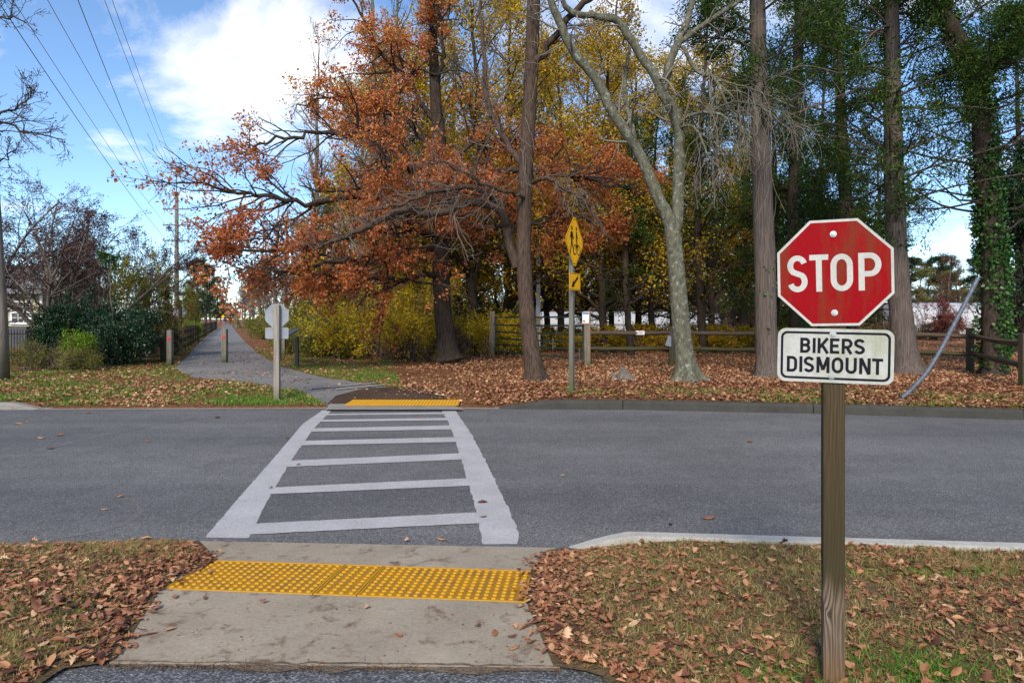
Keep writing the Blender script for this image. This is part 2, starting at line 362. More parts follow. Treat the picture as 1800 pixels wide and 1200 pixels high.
M['ivy_leaf'] = leaf_mat('ivy leaves', [(0.0, (0.015, 0.05, 0.01)), (0.6, (0.04, 0.12, 0.02)), (1.0, (0.10, 0.20, 0.04))], 0.2, 0.4)
M['camellia_leaf'] = leaf_mat('glossy dark leaves', [(0.0, (0.006, 0.028, 0.012)), (0.55, (0.018, 0.062, 0.024)), (0.9, (0.05, 0.11, 0.035)), (1.0, (0.20, 0.09, 0.05))], 0.1, 0.32, spec=0.5)
M['lime_leaf'] = leaf_mat('lime leaves', [(0.0, (0.08, 0.16, 0.012)), (0.6, (0.20, 0.33, 0.02)), (1.0, (0.34, 0.45, 0.05))], 0.4)
M['purple_leaf'] = leaf_mat('dark withered leaves', [(0.0, (0.045, 0.022, 0.026)), (0.6, (0.11, 0.052, 0.052)), (1.0, (0.18, 0.09, 0.07))], 0.3)
M['brown_leaf'] = leaf_mat('brown leaves', [(0.0, (0.09, 0.05, 0.03)), (0.6, (0.19, 0.11, 0.06)), (1.0, (0.30, 0.19, 0.10))], 0.35)
M['red_leaf'] = leaf_mat('dull red leaves', [(0.0, (0.12, 0.03, 0.025)), (0.6, (0.24, 0.07, 0.05)), (1.0, (0.34, 0.13, 0.07))], 0.35)
M['pine_leaf'] = leaf_mat('pine needles', [(0.0, (0.015, 0.035, 0.014)), (0.6, (0.045, 0.085, 0.03)), (1.0, (0.09, 0.14, 0.05))], 0.2, 0.7)
M['bark_brown'] = bark('brown furrowed bark', (0.022, 0.015, 0.011), (0.115, 0.078, 0.058), (0.19, 0.14, 0.11), (20, 20, 3.0), strength=1.0)
M['bark_lichen'] = bark('lichen bark', (0.05, 0.047, 0.03), (0.15, 0.143, 0.10), None, (7, 7, 3.5), 0.075, (0.27, 0.31, 0.27), 0.6)
M['bark_cedar'] = bark('stringy cedar bark', (0.04, 0.03, 0.025), (0.17, 0.135, 0.115), (0.29, 0.245, 0.21), (30, 30, 1.1), strength=1.0)
M['bark_dark'] = bark('dark bark', (0.018, 0.014, 0.010), (0.075, 0.055, 0.042), None, (12, 12, 2.2))
M['bark_grey'] = bark('grey bark', (0.07, 0.058, 0.048), (0.19, 0.165, 0.14), None, (10, 10, 2.5))
M['twig_grey'] = plain('grey twigs', (0.20, 0.175, 0.15), 0.9)
M['twig_dark'] = plain('dark twigs', (0.045, 0.034, 0.027), 0.9)
M['twig_brown'] = plain('brown twigs', (0.15, 0.11, 0.085), 0.9)
M['twig_pale'] = plain('pale hanging twigs', (0.19, 0.165, 0.13), 0.9)
M['siding'] = plain('cream siding', (0.44, 0.41, 0.24), 0.7, 0, 0.05, 3)
M['trim'] = plain('white trim', (0.78, 0.78, 0.76), 0.6, 0, 0.04)
M['roof'] = plain('grey shingles', (0.22, 0.22, 0.23), 0.9, 0, 0.25, 5)
def glass_mat():
    m, nt, b, o = new_mat('window glass'); b.inputs['Base Color'].default_value = (0.03, 0.035, 0.04, 1)
    b.inputs['Roughness'].default_value = 0.06; b.inputs['Specular IOR Level'].default_value = 0.8; return m
M['glass'] = glass_mat()
M['poly'] = plain('white polythene', (0.46, 0.46, 0.47), 0.4, 0, 0.05, 0.6)
M['grey_board'] = plain('grey boards', (0.07, 0.07, 0.075), 0.8)

# ------------------------------------------------------------------ ground, road, ramps
def vnoise(x, y, s=1.0, seed=0):
    """smooth value noise, numpy"""
    x = np.asarray(x, float) * s + seed * 17.3; y = np.asarray(y, float) * s + seed * 9.1
    xi = np.floor(x); yi = np.floor(y); fx = x - xi; fy = y - yi
    fx = fx * fx * (3 - 2 * fx); fy = fy * fy * (3 - 2 * fy)
    def h(a, b):
        t = np.sin(a * 127.1 + b * 311.7 + seed * 3.7) * 43758.5453; return t - np.floor(t)
    return (h(xi, yi) * (1 - fx) + h(xi + 1, yi) * fx) * (1 - fy) + (h(xi, yi + 1) * (1 - fx) + h(xi + 1, yi + 1) * fx) * fy
def grid_mesh(name, X, Y, Z, mat, smooth=True):
    n, m = X.shape
    v = np.stack([X, Y, Z], -1).reshape(-1, 3); i = np.arange(n * m).reshape(n, m)
    f = np.stack([i[:-1, :-1], i[1:, :-1], i[1:, 1:], i[:-1, 1:]], -1).reshape(-1, 4)
    # winding: make the normals point up
    a, b, c = v[f[0, 0]], v[f[0, 1]], v[f[0, 2]]
    if np.cross(b - a, c - a)[2] < 0: f = f[:, ::-1]
    return mesh_np(name, v, [f], mat, smooth=smooth)
def struct(name, me): return tag(obj(name, me), kind='structure')

# one base sheet out to the horizon, below everything
struct('ground', grid_mesh('ground', *np.meshgrid(np.array([-1500., -200, 0, 200, 1500]), np.array([-400., -20, 20, 400, 1600]), indexing='ij'), np.full((5, 5), -0.06), M['ground']))

# road edges (x -> y); the far edge swings towards the viewer on the right
_fe = np.array([[-60, 11.7], *[G(px, py, 0.0)[:2] for px, py in ((-600, 721), (0, 720), (560, 718), (830, 718), (900, 719), (1100, 720), (1430, 727), (1800, 738))], [16, 9.6], [60, 6.5]])
def far_edge(x): return np.interp(x, _fe[:, 0], _fe[:, 1])
_ne = np.array([[-60, 4.9], G(0, 963, 0.0)[:2], G(345, 951, 0.0)[:2], G(975, 962, 0.0)[:2], G(1100, 964, 0.0)[:2], G(1800, 986, 0.0)[:2], [60, 0.5]])
def near_edge(x): return np.interp(x, _ne[:, 0], _ne[:, 1])
xs = np.concatenate([np.linspace(-60, -12, 20), np.linspace(-11.5, 11.5, 90), np.linspace(12, 60, 20)])
T = np.linspace(0, 1, 6)
Xr = np.repeat(xs[:, None], 6, 1); Yr = (near_edge(xs) - 0.30)[:, None] * (1 - T) + (far_edge(xs) + 0.30)[:, None] * T
struct('road', grid_mesh('road', Xr, Yr, np.zeros_like(Xr), M['road']))

# ramp frame
BL = G(285, 1036, 0.06)[:2]; BR = G(925, 1060, 0.06)[:2]
ru = (BR - BL); RW = np.linalg.norm(ru); ru /= RW; rv = np.array([-ru[1], ru[0]])
PD = 0.57
def RP(u, v, z): p = BL + ru * u + rv * v; return (p[0], p[1], z)
mb = MB()   # apron strip (falls to the road), built thick
a0, a1 = G(343, 950, 0.004), G(978, 962, 0.004)
b1, b0 = RP(RW + 0.01, PD + 0.004, 0.030), RP(-0.0, PD + 0.004, 0.030)
def slab(top, depth=0.12):
    n = len(top); bot = [(p[0], p[1], -depth) for p in top]
    return list(top) + bot, [tuple(range(n)), tuple(range(2 * n - 1, n - 1, -1))] + [(i, i + n, (i + 1) % n + n, (i + 1) % n) for i in range(n)]
mb.add(*slab([b0, b1, tuple(a1), tuple(a0)])); 
ap = tag(mb.build('kerb_apron', M['concrete']), kind='structure')
LB, RB = G(192, 1164, 0.085), G(985, 1172, 0.085)
mb = MB(); mb.add(*slab([tuple(LB), tuple(RB), RP(RW + 0.05, -0.004, 0.066), RP(-0.06, -0.004, 0.066)]))
tag(mb.build('ramp_slab', M['concrete']), kind='structure')
# bed under the tactile panels
mb = MB(); mb.add(*slab([RP(-0.05, -0.003, 0.050), RP(RW + 0.05, -0.003, 0.050), RP(RW + 0.05, PD + 0.003, 0.014), RP(-0.05, PD + 0.003, 0.014)]))
tag(mb.build('ramp_bed', M['dirt']), kind='structure')
mb = MB(); mb.add([(-2.75, -3, 0.046), (1.75, -3, 0.046), (0.9, BR[1] - 0.05, 0.046), (-2.6, BL[1] - 0.03, 0.046)], [(0, 1, 2, 3)])
tag(mb.build('subgrade', M['dirt']), kind='structure')
# tactile panels with domes
dm = MB(); ring = 8
vs_ = []
for r_, z_ in ((0.0150, -0.001), (0.0140, 0.004), (0.0100, 0.0070)):
    vs_ += [(r_ * math.cos(2 * math.pi * k / ring), r_ * math.sin(2 * math.pi * k / ring), z_) for k in range(ring)]
fs_ = [(a * ring + k, a * ring + (k + 1) % ring, (a + 1) * ring + (k + 1) % ring, (a + 1) * ring + k) for a in range(2) for k in range(ring)] + [tuple(range(16, 24))]
dome_me = bpy.data.meshes.new('dome'); dome_me.from_pydata(vs_, [], fs_); dome_me.materials.append(M['dome'])
dome_me.polygons.foreach_set('use_smooth', [True] * 16 + [False])
u_s = [0.0, RW * 0.425, RW * 0.545, RW]
plabs = ['left yellow tactile paving panel, leaves over its left end, near ramp', 'narrow middle yellow tactile paving panel on the near ramp', 'right yellow tactile paving panel on the near ramp']
slope = math.atan2(0.062 - 0.026, PD)
for k in range(3):
    u0, u1 = u_s[k] + 0.003, u_s[k + 1] - 0.003
    o0 = RP(u0, 0.0, 0.064)
    e = empty('tactile_panel', o0, plabs[k], 'tactile paving', 'near tactile panels', math.atan2(ru[1], ru[0]))
    e.rotation_euler = Euler((-slope, 0, math.atan2(ru[1], ru[0])))
    W = u1 - u0
    mb = MB(); mb.box((W / 2, PD / 2, -0.004), (W, PD - 0.004, 0.012), bev=0.002); mb.build('plate', M['tactile'], e)
    mb = MB()
    for (c, s_) in (((W / 2, 0.006, 0.003), (W, 0.010, 0.005)), ((W / 2, PD - 0.006, 0.003), (W, 0.010, 0.005)), ((0.005, PD / 2, 0.0032), (0.009, PD - 0.024, 0.005)), ((W - 0.005, PD / 2, 0.0032), (0.009, PD - 0.024, 0.005))):
        mb.box(c, s_)
    mb.build('rim', M['dome'], e)
    nx = max(1, int((W - 0.02) / 0.0490)); ny = 10
    for i in range(nx):
        for j in range(ny):
            obj('dome', dome_me, e, ((i + 0.5) * (W - 0.02) / nx + 0.01, 0.012 + (j + 0.5) * (PD - 0.024) / ny, 0.002))

# near asphalt path behind the ramp slab
mb = MB(); mb.add(*slab([(-2.6, -3, 0.075), (1.6, -3, 0.075), tuple(RB + [0.28, 0.10, -0.012]), tuple(LB + [-0.7, 0.10, -0.012])], 0.1))
tag(mb.build('near_path', M['path']), kind='structure')
mb = MB(); lb, rb = LB, RB
dx = np.linspace(0, 1, 120)
top = np.array([LB * (1 - t) + RB * t + [0, 0.004 + 0.03 * vnoise(t * 30, 2, 1, 5), 0.0015] for t in dx]); bot = np.array([LB * (1 - t) + RB * t + [0, -0.004 - 0.075 * vnoise(t * 16, 0, 1, 3) ** 1.6, -0.006] for t in dx])
struct('path_edge_dirt', grid_mesh('path_edge_dirt', np.stack([bot[:, 0], top[:, 0]], 1), np.stack([bot[:, 1], top[:, 1]], 1), np.stack([bot[:, 2], top[:, 2]], 1), M['edge_dirt']))

# near verges
RL0, RL1 = np.array(RP(-0.0, PD + 0.02, 0)[:2]), LB[:2]
def ramp_left(y):   # left outline of ramp as x(y)
    pts = np.array([[-2.6, -3.0], [LB[0] - 0.2, LB[1] - 0.06], [LB[0] - 0.01, LB[1]], list(RP(-0.04, 0.0, 0)[:2]), list(RP(0.0, PD, 0)[:2]), list(a0[:2])]); return np.interp(y, pts[:, 1], pts[:, 0])
def ramp_right(y):
    pts = np.array([[1.6, -3.0], [RB[0] + 0.2, RB[1] - 0.06], [RB[0], RB[1]], list(RP(RW + 0.03, 0.0, 0)[:2]), list(RP(RW + 0.02, PD, 0)[:2]), [a1[0] - 0.06, a1[1] - 0.08], [a1[0] + 0.1, a1[1]]]); return np.interp(y, pts[:, 1], pts[:, 0])
KW = 0.13
def right_top(x): return near_edge(x) - KW - 0.01 + np.where(x < 0.75, (0.75 - x) * 0.12, 0)
def left_h(x, y):
    z = 0.105 + 0.035 * (vnoise(x, y, 2.2, 1) - 0.5) + 0.02 * (vnoise(x, y, 7, 2) - 0.5)
    d_road = near_edge(x) - y; d_ramp = ramp_left(y) - x
    z = np.minimum(z, 0.012 + np.maximum(d_road, 0) * 0.16)
    zr = np.interp(y, [LB[1], BL[1], a0[1]], [0.085, 0.064, 0.0])
    return np.where(d_ramp < 0.9, np.minimum(z, zr + 0.006 + np.maximum(d_ramp, 0) * 0.09), z)
def right_h(x, y):
    z = 0.115 - 0.055 * np.clip((3.9 - y) / 0.9, 0, 1) * np.clip((x - 0.75) / 0.4, 0, 1) + 0.04 * (vnoise(x, y, 2.0, 5) - 0.5) + 0.02 * (vnoise(x, y, 7, 6) - 0.5)
    d_ramp = x - ramp_right(y)
    zr = np.interp(y, [RB[1], BR[1], a1[1]], [0.085, 0.064, 0.0])
    z = np.where(d_ramp < 0.9, np.minimum(z, zr + 0.006 + np.maximum(d_ramp, 0) * 0.11), z)
    d_top = right_top(x) - y
    return np.where(d_top < 0.15, np.minimum(z, np.where(x > 0.8, 0.118, 0.01 + 0.1 * np.clip((x - 0.1) / 0.7, 0, 1)) + np.maximum(d_top, 0) * 0.1), z)
S_ = np.linspace(0, 1, 60) ** 0.7
yl = np.linspace(-3, 1, 84)
def verge_left():
    yy = np.concatenate([np.linspace(-3, 1.5, 10), np.linspace(1.6, 4.66, 70)])
    X = np.zeros((80, 60)); Y = np.zeros((80, 60))
    for i, y in enumerate(yy):
        x1 = ramp_left(y) + 0.02; x = -16 + (x1 + 16) * S_
        X[i] = x; Y[i] = y + (near_edge(x) - 4.66 + 0.01 if i == 79 else 0) * 1.0
    for i in range(80):
        Y[i] = -3 + (near_edge(X[i]) + 0.012 - (-3)) * ((yy[i] + 3) / 7.66)
        x1 = ramp_left(Y[i, -1]) + 0.03; X[i] = -16 + (x1 + 16) * S_
    return grid_mesh('near_verge_left', X, Y, left_h(X, Y), M['turf'])
struct('near_verge', verge_left())
def verge_right():
    yy = np.concatenate([np.linspace(-3, 1.5, 10), np.linspace(1.6, 4.4, 70)]); sR = np.linspace(0, 1, 60) ** 1.5
    X = np.zeros((80, 60)); Y = np.zeros((80, 60))
    for i, y in enumerate(yy):
        x0 = ramp_right(y) - 0.02; X[i] = x0 + (16 - x0) * sR
        Y[i] = -3 + (right_top(X[i]) + 0.02 + 3) * ((y + 3) / 7.4)
        x0 = ramp_right(Y[i, 0]) - 0.03; X[i] = x0 + (16 - x0) * sR
    return grid_mesh('near_verge_right', X, Y, right_h(X, Y), M['turf'])
struct('near_verge', verge_right())
# near kerb on the right: rises from the apron, sections with joints
def kerb_run(name, x0, x1, edge, sgn, w, hfun, mat, n=24, gap=0.016):
    """sgn +1: the kerb lies on the +y side of its road face"""
    xx = np.linspace(x0 + gap / 2, x1 - gap / 2, n); v = []; 
    for x in xx:
        y = float(edge(x)); h = float(hfun(x)); o_ = sgn
        v += [(x, y, -0.03), (x, y + o_ * 0.006, h * 0.72), (x, y + o_ * 0.016, h - 0.012 * min(1, h / 0.1)), (x, y + o_ * 0.034, h), (x, y + o_ * w, h), (x, y + o_ * (w + 0.004), -0.03)]
    f = []
    for i in range(n - 1):
        for k in range(5):
            q = (i * 6 + k, i * 6 + 6 + k, i * 6 + 7 + k, i * 6 + 1 + k); f.append(q if sgn > 0 else q[::-1])
    e0 = tuple(range(5, -1, -1)); e1 = tuple((n - 1) * 6 + k for k in range(6))
    f += [e0, e1] if sgn > 0 else [e0[::-1], e1[::-1]]
    me = bpy.data.meshes.new(name); me.from_pydata(v, [], f); me.materials.append(mat)
    return me
def kh(x): return 0.02 + 0.115 * float(np.clip((x - 0.42) / 0.38, 0, 1)) ** 0.8
kerb = tag(empty('near_kerb', (0, 0, 0)), kind='structure')
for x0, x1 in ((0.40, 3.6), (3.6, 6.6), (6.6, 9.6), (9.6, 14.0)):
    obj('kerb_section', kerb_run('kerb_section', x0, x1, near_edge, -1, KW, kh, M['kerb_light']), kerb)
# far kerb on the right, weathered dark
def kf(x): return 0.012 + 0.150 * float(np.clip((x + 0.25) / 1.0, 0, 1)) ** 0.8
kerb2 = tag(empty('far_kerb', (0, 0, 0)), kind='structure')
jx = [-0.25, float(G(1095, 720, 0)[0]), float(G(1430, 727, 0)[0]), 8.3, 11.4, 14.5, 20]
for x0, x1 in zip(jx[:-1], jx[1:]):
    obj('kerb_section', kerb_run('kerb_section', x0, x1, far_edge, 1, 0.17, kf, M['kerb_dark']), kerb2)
def kl(x): return 0.012 + 0.11 * float(np.clip((-8.55 - x) / 0.5, 0, 1))
kerb3 = tag(empty('left_kerb', (0, 0, 0)), kind='structure')
for x0, x1 in ((-11.6, -8.55), (-14.7, -11.6), (-18, -14.7)):
    obj('kerb_section', kerb_run('kerb_section', x0, x1, far_edge, 1, 0.17, kl, M['gutter']), kerb3)
# concrete edging between the kerbs on the far side
xg = np.linspace(-8.6, -0.2, 60)
struct('far_gutter', grid_mesh('far_gutter', np.stack([xg, xg], 1), np.stack([far_edge(xg) - 0.05 + 0.02 * vnoise(xg, 0, 3, 4), far_edge(xg) + 0.42], 1), np.stack([xg * 0 + 0.005, xg * 0 + 0.016], 1), M['gutter']))

# far terrain: one sheet to the horizon
def far_h(x, y):
    x = np.asarray(x, float); y = np.asarray(y, float)
    d = y - far_edge(x)
    base = np.where(x > 0.4, 0.150, np.where(x < -8.8, 0.10, 0.02 + np.clip(d - 0.2, 0, 2.0) / 2.0 * 0.08))
    k = np.clip((x + 0.2) / 0.8, 0, 1)
    mid = 0.02 + np.clip(d - 0.2, 0, 2.0) / 2.0 * 0.08
    base = np.where(x < -8.8, 0.10, mid * (1 - k) + 0.150 * k)
    far = np.clip((d - 1.0) / 3.0, 0, 1)
    z = base * (1 - far) + 0.10 * far
    und = 0.04 * (vnoise(x, y, 0.6, 8) - 0.5) * np.clip((d - 1) / 3, 0, 1) * np.clip((y - 12.5), 0, 1)
    return z + und * np.where(trail_mask(x, y) > 0, 0.0, 1.0)
# trail outline from the photo, on level ground
TR = [G(px, py, 0.1)[:2] for px, py in ((800, 707), (770, 697), (690, 682), (640, 674), (560, 662), (490, 643), (452, 620), (428, 598), (416, 584), (409, 575), (406, 569))]
TL = [G(px, py, 0.1)[:2] for px, py in ((585, 709), (560, 699), (520, 686), (440, 674), (340, 664), (306, 648), (330, 626), (352, 601), (371, 585), (386, 575), (393, 569))]
TR = np.array(TR); TL = np.array(TL)
TRAIL_POLY = np.concatenate([TR, TL[::-1]])
def in_poly(x, y, poly):
    x = np.asarray(x, float); y = np.asarray(y, float); r = np.zeros(np.broadcast(x, y).shape, bool)
    n = len(poly)
    for i in range(n):
        x0, y0 = poly[i]; x1, y1 = poly[(i + 1) % n]
        c = ((y0 > y) != (y1 > y)); 
        with np.errstate(divide='ignore', invalid='ignore'): xi = (x1 - x0) * (y - y0) / (y1 - y0 + 1e-12) + x0
        r ^= c & (x < xi)
    return r
def trail_mask(x, y):
    x = np.asarray(x, float)
    m = np.zeros(np.broadcast(x, y).shape, bool)
    for ox, oy in ((0, 0), (0.6, 0), (-0.6, 0), (0, 0.6), (0, -0.6)): m |= in_poly(x + ox, y + oy, TRAIL_POLY)
    return m.astype(float)
xs = np.concatenate([-np.geomspace(900, 22, 26), np.linspace(-21, 21, 150), np.geomspace(22, 900, 26)])
tt = np.concatenate([[0.0, 0.05, 0.12, 0.22, 0.35], np.linspace(0.5, 24, 70), np.geomspace(25, 1500, 40)])
Xf = np.repeat(xs[:, None], len(tt), 1); Yf = far_edge(xs)[:, None] + 0.04 + tt[None, :]
Zf = far_h(Xf, Yf); Zf[:, 0] = -0.02
Xf_k = Xf > 0.2
Zf = np.where((Xf > -0.3) & (Yf - far_edge(Xf) < 0.16), np.minimum(Zf, -0.01), Zf)
Zf = np.where((Xf < -8.4) & (Yf - far_edge(Xf) < 0.16), np.minimum(Zf, -0.01), Zf)
struct('far_verge', grid_mesh('far_verge', Xf, Yf, Zf, M['litter']))
def strip(name, A, B, mat, dz, n=14, hf=far_h):
    """a sheet between two outlines, dz above the terrain"""
    def rs(P, k):
        P = np.asarray(P); s = np.concatenate([[0], np.cumsum(np.linalg.norm(np.diff(P, axis=0), axis=1))]); q = np.arange(len(P))
        return np.stack([np.interp(np.linspace(0, len(P) - 1, k), q, P[:, i]) for i in (0, 1)], 1)
    k = (len(A) - 1) * 8 + 1; a, b = rs(A, k), rs(B, k); t = np.linspace(0, 1, n)
    X = a[:, 0:1] * (1 - t) + b[:, 0:1] * t; Y = a[:, 1:2] * (1 - t) + b[:, 1:2] * t
    return grid_mesh(name, X, Y, hf(X, Y) + dz, mat)
struct('trail', strip('trail', TL, TR, M['trail'], 0.008))
# far ramp: landing, worn dirt over it and the yellow panel
A_ = [G(px, py, 0.06)[:2] for px, py in ((572, 717), (585, 700))]; B_ = [G(px, py, 0.06)[:2] for px, py in ((815, 717), (775, 700))]
struct('far_ramp', strip('far_ramp', A_, B_, M['gutter'], 0.014))
A_ = [G(px, py, 0.08)[:2] for px, py in ((575, 706), (590, 696), (650, 684))]; B_ = [G(px, py, 0.08)[:2] for px, py in ((790, 703), (775, 692), (730, 683))]
struct('worn_dirt', strip('worn_dirt', A_, B_, M['dirt'], 0.020))
p0, p1 = G(600, 715, 0.05), G(804, 715, 0.05)
fp = empty('tactile_panel', (p0[0], far_edge(p0[0]) + 0.12, 0.045), 'yellow tactile paving panel across the road at the trail mouth', 'tactile paving')
Wf = p1[0] - p0[0]
fp.rotation_euler = (math.radians(2.6), 0, math.atan2(float(far_edge(p1[0]) - far_edge(p0[0])), Wf))
mb = MB(); mb.box((Wf / 2, 0.30, 0), (Wf, 0.60, 0.014), bev=0.002); mb.build('plate', M['tactile_far'], fp)
mb = MB()
for i in range(int(Wf / 0.061)):
    for j in range(9):
        cx, cy = 0.03 + i * 0.061, 0.035 + j * 0.0655
        mb.add([(cx + r_ * math.cos(a), cy + r_ * math.sin(a), z_) for r_, z_ in ((0.016, 0.006), (0.011, 0.014)) for a in (k * math.pi / 3 for k in range(6))],
               [(k, (k + 1) % 6, 6 + (k + 1) % 6, 6 + k) for k in range(6)] + [tuple(range(6, 12))])
tag(mb.build('domes', M['dome'], fp), kind='stuff')

# crossing paint
def quad_sheet(name, poly, z, mat, parent=None, sub=14, rough=0.003, seed=1):
    """a painted patch with slightly ragged edges"""
    P = []; n = len(poly); r = random.Random(seed)
    for i in range(n):
        a = np.array(poly[i][:2]); b = np.array(poly[(i + 1) % n][:2]); L = np.linalg.norm(b - a); k = max(1, int(L / 0.07))
        for j in range(k):
            t = j / k; p = a * (1 - t) + b * t; P.append((p[0] + r.gauss(0, rough), p[1] + r.gauss(0, rough), z))
    me = bpy.data.meshes.new(name); me.from_pydata(P, [], [tuple(range(len(P)))]); me.materials.append(mat)
    return obj(name, me, parent)
cw = tag(empty('crosswalk_marking', (0, 0, 0)), kind='structure')
Lq = [(360, 945), (435, 946), (505, 822), (560, 752), (588, 722), (572, 720), (540, 745), (480, 805), (420, 880)]
quad_sheet('edge_line', [G(px, py, 0)[:2] for px, py in ((360, 945), (437, 946), (470, 880), (513, 808), (550, 755), (583, 721), (567, 721), (532, 745), (490, 795), (420, 875))], 0.004, M['paint'], cw)
rl = [(848, 957), (838, 900), (822, 845), (808, 800), (797, 765), (788, 742), (776, 721), (800, 721), (812, 738), (830, 765), (848, 800), (872, 848), (895, 898), (911, 935), (910, 956)]
quad_sheet('edge_line', [G(px, py, 0)[:2] for px, py in rl], 0.004, M['paint'], cw, seed=4, rough=0.005)
def lerp_x(line, y):
    ys_ = [p[1] for p in line][::-1]; xs_ = [p[0] for p in line][::-1]; return np.interp(y, ys_, xs_)
Lin = [(437, 946), (470, 880), (513, 808), (550, 755), (583, 721)]; Rin = [(848, 957), (838, 900), (822, 845), (808, 800), (797, 765), (788, 742), (776, 721)]
for k, (yl0, yl1, yr0, yr1) in enumerate(((921, 940, 901, 920), (857, 869, 841, 854), (810, 821, 797, 808), (775, 783, 768.5, 777), (753, 759, 748, 755), (738, 741.5, 734.5, 739), (727.5, 730, 725, 728))):
    quad_sheet('rung', [G(lerp_x(Lin, yl1) - 2, yl1, 0)[:2], G(lerp_x(Rin, yr1) + 2, yr1, 0)[:2], G(lerp_x(Rin, yr0) + 2, yr0, 0)[:2], G(lerp_x(Lin, yl0) - 2, yl0, 0)[:2]], 0.0062, M['paint'], cw, seed=10 + k)
# faint curved scuff lines on the road at the left
def scuff_mat():
    m, nt, b, o = new_mat('road scuff'); v = coords(nt); n = noise(nt, v, 30, 5, 0.7)
    b.inputs['Base Color'].default_value = (0.20, 0.19, 0.18, 1); b.inputs['Roughness'].default_value = 0.9
    t = nt.nodes.new('ShaderNodeBsdfTransparent'); mx = nt.nodes.new('ShaderNodeMixShader')
    nt.links.new(ramp(nt, n, [(0.35, (0.1,) * 3), (0.7, (0.8,) * 3)]), mx.inputs[0]); nt.links.new(t.outputs[0], mx.inputs[1]); nt.links.new(b.outputs[0], mx.inputs[2]); nt.links.new(mx.outputs[0], o.inputs[0]); return m
M['scuff'] = scuff_mat()
def ribbon(name, pts, w, z, mat):
    P = np.array(pts, float); q = np.linspace(0, len(P) - 1, len(P) * 8)
    c = np.stack([np.interp(q, np.arange(len(P)), P[:, i]) for i in (0, 1)], 1)
    for _ in range(6): c[1:-1] = (c[:-2] + c[1:-1] * 2 + c[2:]) / 4
    d = np.gradient(c, axis=0); d /= np.linalg.norm(d, axis=1)[:, None]; nrm = np.stack([-d[:, 1], d[:, 0]], 1) * w / 2
    return grid_mesh(name, np.stack([c[:, 0] - nrm[:, 0], c[:, 0] + nrm[:, 0]], 1), np.stack([c[:, 1] - nrm[:, 1], c[:, 1] + nrm[:, 1]], 1), np.full((len(c), 2), z), mat)
struct('road_scuff', ribbon('road_scuff', [G(px, py, 0)[:2] for px, py in ((60, 795), (120, 780), (190, 763), (260, 749), (315, 740), (345, 733), (338, 728), (320, 727))], 0.09, 0.004, M['scuff']))
struct('road_scuff', ribbon('road_scuff', [G(px, py, 0)[:2] for px, py in ((60, 955), (120, 943), (180, 933), (220, 921), (245, 905), (250, 890), (238, 880), (215, 876))], 0.055, 0.004, M['scuff']))
# worn white strokes where trail meets the verge
for pl in (((545, 684), (600, 680), (660, 674)), ((590, 686), (640, 681), (690, 676))):
    struct('trail_paint', strip('trail_paint', [G(px, py - 1.2, 0.1)[:2] for px, py in pl], [G(px, py + 1.2, 0.1)[:2] for px, py in pl], M['gutter'], 0.024, 3))

# ------------------------------------------------------------------ leaves, grass
def leaf_verts(P, size, dirs, nrm, aspect=0.55, fold=0.25):
    """folded diamond leaves: (N,4,3)"""
    d = dirs / (np.linalg.norm(dirs, axis=1)[:, None] + 1e-9); s = np.cross(nrm, d); s /= (np.linalg.norm(s, axis=1)[:, None] + 1e-9); n = np.cross(d, s)
    L = size[:, None]; w = L * aspect / 2
    b = P; t = P + d * L; m = P + d * L * 0.45
    return np.stack([b, m + s * w + n * w * fold * 2, t, m - s * w + n * w * fold * 2], 1)
def leaves_mesh(name, V, mat, rnd):
    n = len(V); i = np.arange(n)[:, None] * 4
    f = np.concatenate([i + [0, 2, 1], i + [0, 3, 2]], 0)
    return mesh_np(name, V.reshape(-1, 3), [f], mat, np.concatenate([rnd, rnd]))
def unit(v): return v / (np.linalg.norm(v, axis=-1, keepdims=True) + 1e-9)
def blades(name, x, y, z, hgt, wid, mat, rnd, lean=0.5):
    n = len(x); a = rng.uniform(0, 2 * np.pi, n); l = rng.normal(0, lean, (n, 2)) * hgt[:, None]
    b = np.stack([x, y, z], 1); w = np.stack([np.cos(a), np.sin(a), np.zeros(n)], 1) * wid[:, None] / 2
    m = b + np.concatenate([l * 0.35, hgt[:, None] * 0.55], 1); t = b + np.concatenate([l, hgt[:, None] * rng.uniform(0.75, 1, (n, 1))], 1)
    V = np.stack([b - w, b + w, m + w * 0.8, m - w * 0.8, t], 1); i = np.arange(n)[:, None] * 5
    me = mesh_np(name, V.reshape(-1, 3), [i + [0, 1, 2, 3], i + [3, 2, 4]], mat, np.concatenate([rnd, rnd]))
    return me
def scatter_left(n):
    y = rng.uniform(2.0, 4.95, n); x = rng.uniform(-6.0, -1.6, n); k = (x < ramp_left(y) - 0.01) & (y < near_edge(x) - 0.0); return x[k], y[k]
def scatter_right(n):
    y = rng.uniform(1.8, 4.7, n); x = rng.uniform(0.0, 6.2, n); k = (x > ramp_right(y) + 0.02) & (y < right_top(x) + 0.01); return x[k], y[k]
